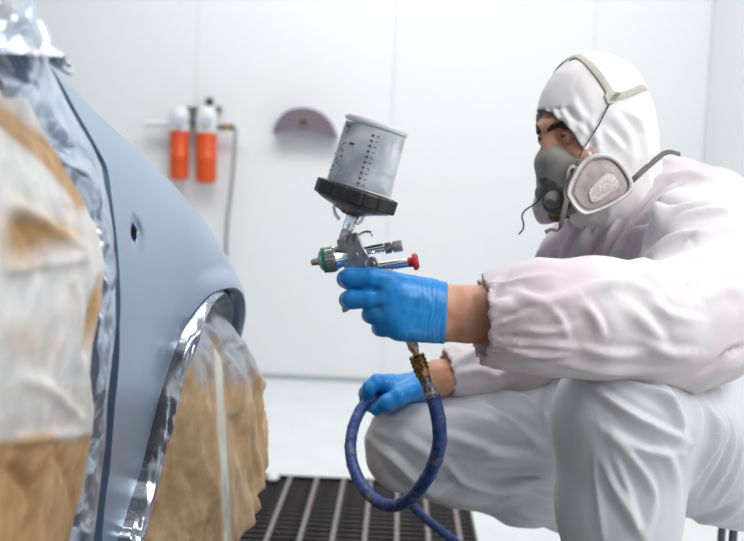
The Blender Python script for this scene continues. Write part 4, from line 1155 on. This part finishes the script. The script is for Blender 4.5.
cordm = mat('speckled_dark_cord', (.05, .045, .04), .7); noisecol(cordm, 420, [(.5, (.035, .032, .03)), (.58, (.42, .40, .36))], 2)
v = Vol(H(.10, 0, -.05) - [.12, .12, .10], H(.10, 0, -.05) + [.12, .12, .10], .0022)
v.chain([(*H(.096, 0, -.006), .0115), (*H(.097, 0, -.030), .0170), (*H(.088, 0, -.060), .028), (*H(.078, 0, -.095), .029)], .016)
for s in (1, -1):
    v.chain([(*H(.090, .020 * s, -.032), .019), (*H(.064, .044 * s, -.050), .0185), (*H(.048, .054 * s, -.066), .017)], .022)
    v.chain([(*H(.078, .026 * s, -.078), .026), (*H(.056, .044 * s, -.086), .021)], .02)
V, Q = v.mesh(2); del v
resp = bigmesh('respirator', V, Q, grey, painter)
RT = bvh(resp)
# dark front body with exhale valve
v = Vol(H(.13, 0, -.085) - [.10, .10, .08], H(.13, 0, -.085) + [.10, .10, .08], .0022)
v.chain([(*H(.106, .004, -.066), .018), (*H(.104, .006, -.096), .024)], .014)
for s in (1, -1): v.chain([(*H(.100, .018 * s, -.084), .021), (*H(.080, .046 * s, -.092), .018)], .012)
V, Q = v.mesh(1); del v
bigmesh('valve_body', V, Q, dgrey, resp)
MB().lathe(H(.120, .022, -.090), H(.140, .036, -.096), [(0, .0125), (.5, .0125), (.7, .0115), (1, .007)], 24).build('exhale_valve', sgrey, resp)
# cartridges
YC = 1.560; print('CART', loc(P(601, 185, YC)[None]).round(3))
oc = [(566, 195), (568, 186), (574, 173), (581, 162), (589, 156), (600, 153.5), (612, 155.5), (621, 162), (629, 173), (633.5, 183), (632, 192), (625, 198), (612, 206), (598, 212), (586, 215.5), (578, 212), (571, 204)]
oc = resample(spline(np.array(oc + oc[:1], float), 120), 49)[:-1]
def cy_(px, py): return YC + .00030 * (px - 600) * 1.0 + .00018 * (184 - py)
def cp(q, dy=0.0): return np.array([P(x, y, cy_(x, y) + dy) for x, y in q])
cen_ = np.array([601.5, 184.5])
def sc(q, f, c=cen_): return (np.asarray(q, float) - c) * f + c
pad = np.array([(588, 192), (594, 184), (604, 174.5), (609, 173.5), (615, 176), (619, 184), (617.5, 189), (608, 196), (599, 201), (593, 202.5), (590, 200)])
pad = resample(spline(np.vstack([pad, pad[:1]]), 80), 33)[:-1]
def mirror(V):
    L = loc(np.asarray(V)); L[:, 1] *= -1
    return HC + L @ HA.T
MC = mirror(P(601, 185, YC + .012)[None])[0]; MO = P(557, 200, 1.64) - P(*proj(MC[None])[0], 1.64); MO = MO * [1, 0, 1]
print('MC', MC, proj(MC[None]), MO)
def both(build, name, mt, **kw):
    for s in (1, -1):
        b = build()
        if s < 0:
            W_ = mirror(np.array(b.V)); b.V = [tuple(p) for p in (W_ - MC) * .78 + MC + MO]
        b.build(name, mt, resp, **kw)
def rim():
    n = len(oc); rings = [cp(sc(oc, .86), .004), cp(sc(oc, .885), -.0015), cp(sc(oc, .95), -.003), cp(sc(oc, .99), 0), cp(oc, .005), cp(oc, .012), cp(sc(oc, .97), .018), cp(sc(oc, .90), .021)]
    V = np.concatenate(rings); b = MB(); Fc = []
    for i in range(len(rings) - 1):
        for k in range(n): Fc.append((i * n + k, i * n + (k + 1) % n, (i + 1) * n + (k + 1) % n, (i + 1) * n + k))
    Fc.append(tuple((len(rings) - 1) * n + k for k in range(n)))
    return b.add(V, Fc)
both(rim, 'filter_cartridge', rimw, sharp=60)
def face():
    n = len(oc); rings = [cp(sc(oc, .865), .0035), cp(sc(oc, .80), .0030), cp(sc(oc, .77), .0002), cp(sc(oc, .45), -.0012)]
    V = np.concatenate(rings); Fc = []
    for i in range(3):
        for k in range(n): Fc.append((i * n + k, i * n + (k + 1) % n, (i + 1) * n + (k + 1) % n, (i + 1) * n + k))
    Fc.append(tuple(3 * n + k for k in range(n))[::-1])
    return MB().add(V, Fc)
both(face, 'filter_face', pinkf, sharp=50)
both(lambda: MB().prism(cp(pad, -.0036), np.array([0, .006, 0]), .0012), 'filter_pad', padw, sharp=50)
def holder():
    return MB().prism(cp(sc(oc, .94), .021), np.array([0, .012, 0]), .002)
both(holder, 'cartridge_holder', brown, sharp=50)
def inhale(): 
    a = np.array(P(600, 188, YC + .030)); b = H(.070, .040, -.080)
    return MB().lathe(a, b, [(0, .026), (.5, .024), (1, .022)], 24)
both(inhale, 'inhale_port', dgrey)
# head harness lying on the hood
def onhood(pts, off=.0018):
    out = []; nn = []
    for q in pts:
        if len(q) == 2:
            p, n = hit(HOODT, q[0], q[1], off)
            if p is None: continue
        else:
            l, n, i, d = HOODT.find_nearest(Vector(q)); n = np.array(n); l = np.array(l)
            if n.dot(l - HC) < 0: n = -n
            p = l + n * off
        out.append(p); nn.append(n)
    return np.array(out), np.array(nn)
def strap(name, px, w, extra=None, mt=beige):
    p, n = onhood(px)
    allp = p
    if extra is not None:
        m_ = mirror(p)[::-1]; mid = [extra] if extra is not None else []
        allp = np.vstack([p] + [np.atleast_2d(e) for e in mid] + [m_])
    p, n = onhood([tuple(q) for q in spline(allp, 10 * len(allp))])
    kx = np.ones(7) / 7
    if len(p) > 12:
        for _ in range(2):
            p[3:-3] = np.stack([np.convolve(p[:, c], kx, 'valid') for c in range(3)], 1)
            n[3:-3] = np.stack([np.convolve(n[:, c], kx, 'valid') for c in range(3)], 1)
        p = p + n * .0008
    return MB().tube(p, 0, flat=(w, .0009), up=n).build(name, mt, resp, sharp=50)
strap('crown_strap', [(612, 98), (607, 89), (600, 78), (592, 68), (583, 60), (577, 57)], .0056, H(.035, 0, .16))
strap('rear_strap', [(612, 98), (619, 97), (627, 94.5), (636, 91), (643, 87.5)], .0052, H(-.16, 0, .055))
jp, jn = hit(HOODT, 612, 100, .003)
pl = np.array([(604, 97), (606, 93), (613, 92), (621, 94), (618, 100), (611, 105), (607, 104)])
base = np.array([hit(HOODT, x, y, .0042)[0] for x, y in pl])
MB().prism(base, -jn * .003, .0005).build('strap_junction', beige, resp, sharp=40)
for i in range(4):
    a = hit(HOODT, 609 + i * 1.6, 100.5 - i * 1.8, .0048)[0]; b = hit(HOODT, 614.5 + i * 1.4, 101 - i * 1.9, .0048)[0]
    MB().tube([a, b], .0006, 6).build('junction_rib', sgrey, resp)
bk = hit(RT, 573, 172, .006)[0]
by = bk[1]
cord = [hit(HOODT, 609, 104, .003)[0], hit(HOODT, 603, 115, .0035)[0], hit(HOODT, 596, 127, .004)[0], P(586, 144.5, by - .004), P(580, 155.5, by - .003), P(575.5, 166, by - .001)]
MB().tube(spline(cord, 40), .0013, 8).build('strap_cord', cordm, resp)
pale = mat('pale_grey_buckle', (.50, .48, .45), .45)
bko = [(569.5, 166), (573, 164.5), (577.5, 166.5), (577, 171), (573.5, 180), (569, 181), (566, 178.5), (567, 172)]
MB().prism(np.array([P(x, y, by - .003) for x, y in bko]), np.array([0, .003, 0]), .0008).build('buckle', pale, resp)
MB().prism(np.array([P(x, y, by - .0042) for x, y in ((571, 168.5), (575, 168), (572.5, 176), (569.5, 177.5))]), np.array([0, .002, 0]), .0004).build('buckle_slot', dgrey, resp)
st = spline([P(x, y, by + d) for x, y, d in ((572, 174, -.005), (569.5, 182, -.006), (566, 191, -.010), (566.5, 200, -.018), (564.5, 209, -.022), (562.5, 217, -.022), (561, 225, -.018), (557, 230.5, -.012), (551, 229.5, -.008), (545, 232.5, -.006))], 50)
upn = np.tile([.25, -.95, .15], (50, 1)); upn[34:] = [.1, -.55, .8]
MB().tube(st, 0, flat=(.0040, .0008), up=upn).build('strap_tail', sgrey, resp)
gt = mat('dark_green_cord', (.03, .045, .025), .6)
MB().tube(spline([P(x, y, 1.60) for x, y in ((539.6, 178), (541.5, 188), (540, 197), (536, 203), (530, 207), (524.5, 211), (522, 217), (523.5, 223), (523, 229), (518.8, 234.5))], 50), .00125, 8).build('loose_cord', gt, resp)
# neck strap
ns = []
for x, y in ((628, 184), (636, 176), (644, 168.5), (652, 161.5), (658, 157)):
    a = hit(HOODT, x, y, .003)[0]; b = hit(JACKT, x, y, .003)[0]
    c = [q for q in (a, b) if q is not None]
    ns.append(min(c, key=lambda q: q[1]) if c else P(x, y, 1.6))
ns[0] = P(628, 184, YC + .03); yl = ns[-1][1]
ns += [P(664, 153.5, yl + .01), P(671, 152, yl + .016), P(680, 154.5, yl + .022)]
ns = np.array(ns); ns[1:-3, 1] = np.linspace(ns[0, 1], ns[-3, 1], len(ns) - 2)[1:-1] if False else ns[1:-3, 1]
MB().tube(spline(ns, 46), 0, flat=(.0042, .0011), up=np.array([.35, -.75, .55])).build('neck_strap', sgrey, resp)

# ================================================================ THE SPRAY GUN
GY = 1.300; s_ = pxm(GY)
def G(px, py, dy=0.0): return P(px, py, GY + dy)
gun = thing('spray_gun', G(372, 262), 'silver spray gun with large translucent paint cup in the blue gloved hand', 'spray gun')
def gl(a, b, prof, n=32, mod=None): return MB().lathe(G(*a), G(*b), [(t, r * s_) for t, r in prof], n, mod=mod)
kn = lambda n, a=.035: (lambda th, t: 1 + a * math.cos(n * th))
bodyo = [(336.5, 240.5), (343, 238.5), (346.5, 243), (349.5, 235.5), (353, 232.8), (357.5, 233), (360, 238), (362.5, 246), (367, 253), (369, 258), (366.5, 272), (346, 272), (341.5, 262), (338, 252)]
MB().prism(np.array([G(x, y, -.0085) for x, y in bodyo]), np.array([0, .017, 0]), .0018).build('gun_body', M['alu'], gun, sharp=35)
gl((334.5, 258.2), (348, 256), [(0, 13), (.12, 13), (.2, 12), (.85, 8.5), (1, 8)], 36).build('front_cone', M['chrome'], gun)
gl((325.5, 259.9), (335, 258.2), [(0, 12.2), (.06, 13.2), (.94, 13.2), (1, 12.6)], 48, kn(24, .02)).build('air_cap_ring', M['steel'], gun, sharp=25)
gl((322.4, 260.5), (325.6, 259.9), [(0, 12.0), (.15, 12.9), (1, 12.9)], 40).build('green_ring', M['green'], gun)
gl((311.4, 262.4), (323, 260.4), [(0, 2.6), (.04, 3.4), (.45, 3.7), (.62, 4.2), (.72, 8.4), (.85, 10.2), (1, 11.2)], 36).build('air_cap', M['steel'], gun)
gl((310.9, 262.5), (312.2, 262.3), [(0, 1.4), (1, 1.4)], 16).build('nozzle_tip', M['brass'], gun)
# neck fittings
gl((341.5, 244), (345.2, 234.6), [(0, 5.0), (.9, 5.0), (1, 4.6)], 24).build('cup_socket', M['chrome'], gun)
gl((344.6, 236.5), (347.6, 229.0), [(0, 5.4), (.08, 6.0), (.92, 6.0), (1, 5.4)], 6).build('neck_nut', M['nickel'], gun, sharp=20)
gl((347.2, 230), (349.8, 223.4), [(0, 4.6), (.1, 5.8), (.85, 6.4), (1, 6.6)], 28).build('neck_collar', M['chrome'], gun)
gl((349.4, 224.2), (352.2, 217.0), [(0, 6.2), (.08, 6.9), (.92, 6.9), (1, 6.3)], 6).build('neck_nut', M['chrome'], gun, sharp=20)
gl((352, 217.5), (354.2, 212), [(0, 6.6), (.5, 7.2), (1, 7.2)], 28).build('neck_collar', M['nickel'], gun)
# cup
c0 = (353.6, 204.0); c1 = (358.4, 189.0); c2 = (376.4, 127.0); c3 = (377.8, 122.6)
col_ = gl(c0, c1, [(0, 37), (.06, 40.3), (.16, 41.3), (.86, 41.3), (.95, 40.6), (1, 37.5)], 96, lambda th, t: 1 + (.018 if math.cos(16 * th) > -.86 else -.014) * (.05 < t < .97)).build('cup_collar', M['black'], gun, sharp=20)
gl((350.2, 215), c0, [(0, 9), (.12, 10.5), (.5, 22), (.85, 35), (1, 37.5)], 48).build('cup_funnel', mat('smoky_plastic', (.05, .055, .07), .22), gun)
clip = mat('clear_plastic_clip', (.75, .78, .80), .2, Alpha=.55)
for a, b in (((333.5, 206), (339.5, 219.5)), ((364, 214.5), (356.5, 224.5))):
    MB().tube([G(*a, -.004), G((a[0] + b[0]) / 2 + (-1.2 if a[0] < 350 else 1.2), (a[1] + b[1]) / 2 + 1.5, -.006), G(*b, -.004)], 0, flat=(.0035, .0008), up=np.array([.8, -.4, .1])).build('cup_clip', clip, gun)
cm = M['cup'] = mat('milky_cup_plastic', (.80, .84, .87), .22, Alpha=.22)
liner = mat('paint_clouded_liner', (.5, .55, .6), .45)
noisecol(liner, 26, [(.36, (.27, .33, .43)), (.47, (.42, .48, .57)), (.56, (.60, .66, .72)), (.68, (.80, .83, .86))], 5, .55, dist=.5)
cup = gl(c1, c2, [(0, 33.3), (.03, 33.6), (.97, 31.6), (1, 31.5)], 72).build('cup', cm, gun)
gl((358.8, 187.6), (375.6, 129.6), [(0, 32.2), (.02, 32.4), (.97, 30.6), (1, 30)], 72).build('cup_liner', liner, cup)
gl((376.0, 128.2), c3, [(0, 31.6), (.15, 32.6), (.6, 32.8), (.68, 31.6), (.9, 31.2), (1, 28.5)], 72).build('cup_lid', mat('milky_lid', (.80, .82, .83), .3, Alpha=.8), gun)
# printed scale (thin raised print)
CT = bvh(cup); ink = mat('dark_print', (.05, .055, .08), .6)
ua = np.array(G(*c2)) - np.array(G(*c1)); ua /= np.linalg.norm(ua)
def mark(px, py, w, h, name='scale_mark', ang=0.0):
    p, n = hit(CT, px, py, .0003)
    if p is None: return
    e2 = ua - n * ua.dot(n); e2 /= np.linalg.norm(e2); e1 = np.cross(e2, n)
    ca, sa = math.cos(ang), math.sin(ang); e1, e2 = e1 * ca + e2 * sa, e2 * ca - e1 * sa
    q = [p + e1 * a * w * s_ / 2 + e2 * b * h * s_ / 2 for a, b in ((-1, -1), (1, -1), (1, 1), (-1, 1))]
    MB().prism(np.array(q), -n * .0004).build(name, ink, cup, smooth=False)
for i in range(10):
    t = i / 9
    mark(373.2 - 15.0 * t, 135.5 + 48 * t, 2.4, 2.0); mark(378.3 - 15.0 * t, 136.8 + 48.5 * t, 3.0, .7)
for x, y, w, h, a in ((348.5, 126, 6, 1.6, 0), (347.5, 131, 6, .6, .5), (342.5, 136.5, 4, .6, .9), (352, 143.8, 5.5, 2.0, 0), (344.5, 143, 6, .6, .6), (340, 149, 6, .6, 1.1), (335.5, 153, 3.4, 1.6, .3), (342.6, 150.5, 1.6, 2.4, 0), (341.2, 156, 1.6, 2.4, 0), (337.5, 161.5, 5, .6, 1.0), (333, 166, 3.2, 1.4, .5), (330.5, 170, 3.5, 1.4, .5), (337, 158, 5, .6, 1.0)):
    mark(x, y, w, h, 'scale_print', a)
# hook, screws, knobs
MB().tube(spline([G(355, 237, -.002), G(360, 234, -.002), G(365.5, 231.8, -.002), (G(369.5, 232, -.002)), G(371.8, 233.6, -.002), G(371.6, 236.4, -.002)], 24), 1.25 * s_, 10).build('hook', M['chrome'], gun)
def screw(px, py, r, mt, name, depth=-.0105):
    a = G(px, py, depth); b = G(px, py, depth + .004)
    MB().lathe(a, b, [(0, r * s_ * .8), (.2, r * s_), (1, r * s_)], 24).build(name, mt, gun)
screw(354.6, 238.4, 3.0, M['nickel'], 'screw'); screw(354.8, 255.3, 3.4, M['steel'], 'screw')
MB().lathe(G(372, 264, -.018), G(372, 264, .0), [(0, 5.6 * s_), (.12, 7.2 * s_), (.6, 7.2 * s_), (.62, 6 * s_), (1, 6 * s_)], 36, mod=kn(18, .02)).build('air_control_knob', M['chrome'], gun, sharp=25)
MB().lathe(G(372, 264, -.0195), G(372, 264, -.017), [(0, 2.2 * s_), (.5, 3.0 * s_), (1, 3.0 * s_)], 20).build('knob_screw', M['nickel'], gun)
gl((362, 251.4), (385, 247.3), [(0, 4.4), (.95, 4.6), (1, 4.2)], 24).build('fan_tube', M['chrome'], gun)
gl((384.6, 249.8 - 1), (391.6, 247.4), [(0, 4.6), (.1, 5.4), (.9, 5.4), (1, 4.0)], 32, kn(16)).build('fan_nut', M['nickel'], gun, sharp=25)
gl((391.4, 247.4), (402.4, 245.6), [(0, 3.6), (.1, 3.6), (.16, 5.6), (.92, 5.8), (1, 4.8)], 40, kn(18)).build('fan_knob', M['steel'], gun, sharp=25)
gl((370, 268.3), (408, 262.6), [(0, 4.6), (1, 4.6)], 28).build('fluid_tube', M['chrome'], gun)
gl((406.5, 262.8), (413.5, 261.8), [(0, 4.4), (.3, 4.8), (.9, 5.2), (1, 7)], 28).build('fluid_knob', M['red'], gun)
gl((412.8, 262), (417.6, 261.2), [(0, 7.6), (.25, 8.4), (.8, 8.4), (1, 7.4)], 32, kn(12, .03)).build('fluid_knob_flange', M['red'], gun, sharp=25)
gl((417.4, 261.3), (418.6, 261.1), [(0, 7.0), (1, 6.4)], 28).build('knob_end', M['black'], gun)
# handle inside the fist and the trigger between the fingers
ho = [(364, 268), (392, 268), (416, 338), (405, 342)]
hp = MB(); A0 = [G(*q) for q in ho]
MB().prism(np.array([q + np.array([0, -.008, 0]) for q in A0]), np.array([0, .016, 0]), .004).build('handle', M['alu'], gun)
MB().tube(spline([G(350, 262, .0), G(349.5, 275, .0), G(356, 296, 0), G(350, 306, -.006), G(342, 308.5, -.008)], 24), 0, flat=(.007, .0016), up=np.array([1, 0, .1])).build('trigger', M['black'] if False else M['alu'], gun)
gl((410.2, 338), (414.2, 349.2), [(0, 5.6), (.06, 6.2), (.94, 6.2), (1, 5.6)], 6).build('air_inlet', M['nickel'], gun, sharp=20)
gl((414, 348.6), (416.6, 356), [(0, 4.2), (.45, 4.2), (.5, 3.2), (1, 3.2)], 20).build('inlet_stem', M['nickel'], gun)

# ================================================================ THE AIR HOSE
hm = mat('dirty_blue_hose', (.02, .07, .30), .5)
noisecol(hm, 55, [(.40, (.012, .046, .19)), (.53, (.022, .08, .31)), (.57, (.05, .08, .22)), (.62, (.18, .16, .15))], 6, .65)
bump(hm, 130, .3, .002)
hose = thing('air_hose', P(440, 440, 1.34), 'dirty blue air hose looping from the spray gun to the other gloved hand', 'hose')
pts = [P(*q) for q in ((432.2, 395.5, 1.30), (435, 403.5, 1.303), (439, 424, 1.313), (439.5, 443, 1.33), (434, 464, 1.355), (423, 484, 1.39), (409, 499, 1.43), (394, 505.5, 1.47), (379, 502, 1.51), (364, 488, 1.55), (353.5, 467, 1.595), (350.5, 445, 1.63), (355, 422, 1.66), (365, 404, 1.69), (377, 395, 1.712), (390, 393, 1.722), (404, 400, 1.745), (412, 420, 1.83), (408, 455, 1.97), (404, 485, 2.06), (414, 507, 2.10), (432, 524, 2.13), (457, 543, 2.16), (480, 562, 2.17))]
pts += [np.array([.20, 2.10, .035]), np.array([.22, 2.02, .011]), np.array([.30, 1.86, .011]), np.array([.55, 1.72, .011]), np.array([.85, 1.62, .011]), np.array([1.15, 1.45, .011])]
path = spline(pts, 340)
tb = MB().tube(path, .0095, 18).build('hose', hm, hose)
# spiral wrap line raised on the hose
sp = path[:250]; T_ = np.gradient(sp, axis=0); T_ /= np.linalg.norm(T_, axis=1)[:, None]
sq = resample(np.hstack([sp, T_]), 1400); d_ = np.r_[0, np.cumsum(np.linalg.norm(np.diff(sq[:, :3], axis=0), axis=1))]
e1 = np.cross(sq[:, 3:], [0, 1, .13]); e1 /= np.linalg.norm(e1, axis=1)[:, None]; e2 = np.cross(sq[:, 3:], e1); ph = d_ * 2 * math.pi / .036
hx = sq[:, :3] + .0095 * (np.cos(ph)[:, None] * e1 + np.sin(ph)[:, None] * e2)
seam = mat('worn_seam', (.05, .06, .13), .7); noisecol(seam, 60, [(.4, (.012, .03, .12)), (.55, (.07, .075, .11)), (.7, (.22, .19, .17))], 5)
MB().tube(hx[60:], .0007, 5).build('spiral_seam', seam, tb)
L_ = np.r_[0, np.cumsum(np.linalg.norm(np.diff(path, axis=0), axis=1))]
def gl3(a, b, prof, n=32, mod=None): return MB().lathe(G(*a), G(*b), [(t, r * s_) for t, r in prof], n, mod=mod)
gl3((416.2, 354.6), (421.6, 370), [(0, 4.6), (.03, 7.4), (.10, 8.2), (.22, 8.2), (.25, 7.5), (.30, 7.5), (.33, 8.4), (.46, 8.4), (.49, 7.5), (.54, 7.5), (.57, 8.4), (.72, 8.4), (.75, 7.4), (.8, 7.4), (.84, 8.3), (1, 8.3)], 40).build('quick_coupler', M['brass'], hose, sharp=25)
gl3((421.2, 368.6), (423.6, 375.6), [(0, 7.2), (.06, 8.4), (.94, 8.4), (1, 7.4)], 6).build('coupler_nut', M['brass'], hose, sharp=20)
tape = mat('worn_dark_tape', (.10, .10, .10), .5, .2); noisecol(tape, 150, [(.38, (.035, .034, .034)), (.55, (.13, .13, .135)), (.68, (.40, .40, .40))], 6)
gl3((423.4, 375), (426.8, 383.6), [(0, 5.6), (.1, 6.1), (.9, 6.1), (1, 5.7)], 28).build('hose_ferrule', tape, hose)
tape2 = mat('grey_flaking_tape', (.3, .3, .3), .5, .3); noisecol(tape2, 170, [(.38, (.06, .06, .065)), (.5, (.25, .25, .26)), (.66, (.55, .55, .54))], 6)
MB().tube(spline([G(426.6, 383), G(429.6, 389.5), G(432.6, 396.5)], 12), [(5.9 + .06 * i) * s_ + .0003 * (i % 2) for i in range(12)], 24).build('hose_tape', tape2, hose)
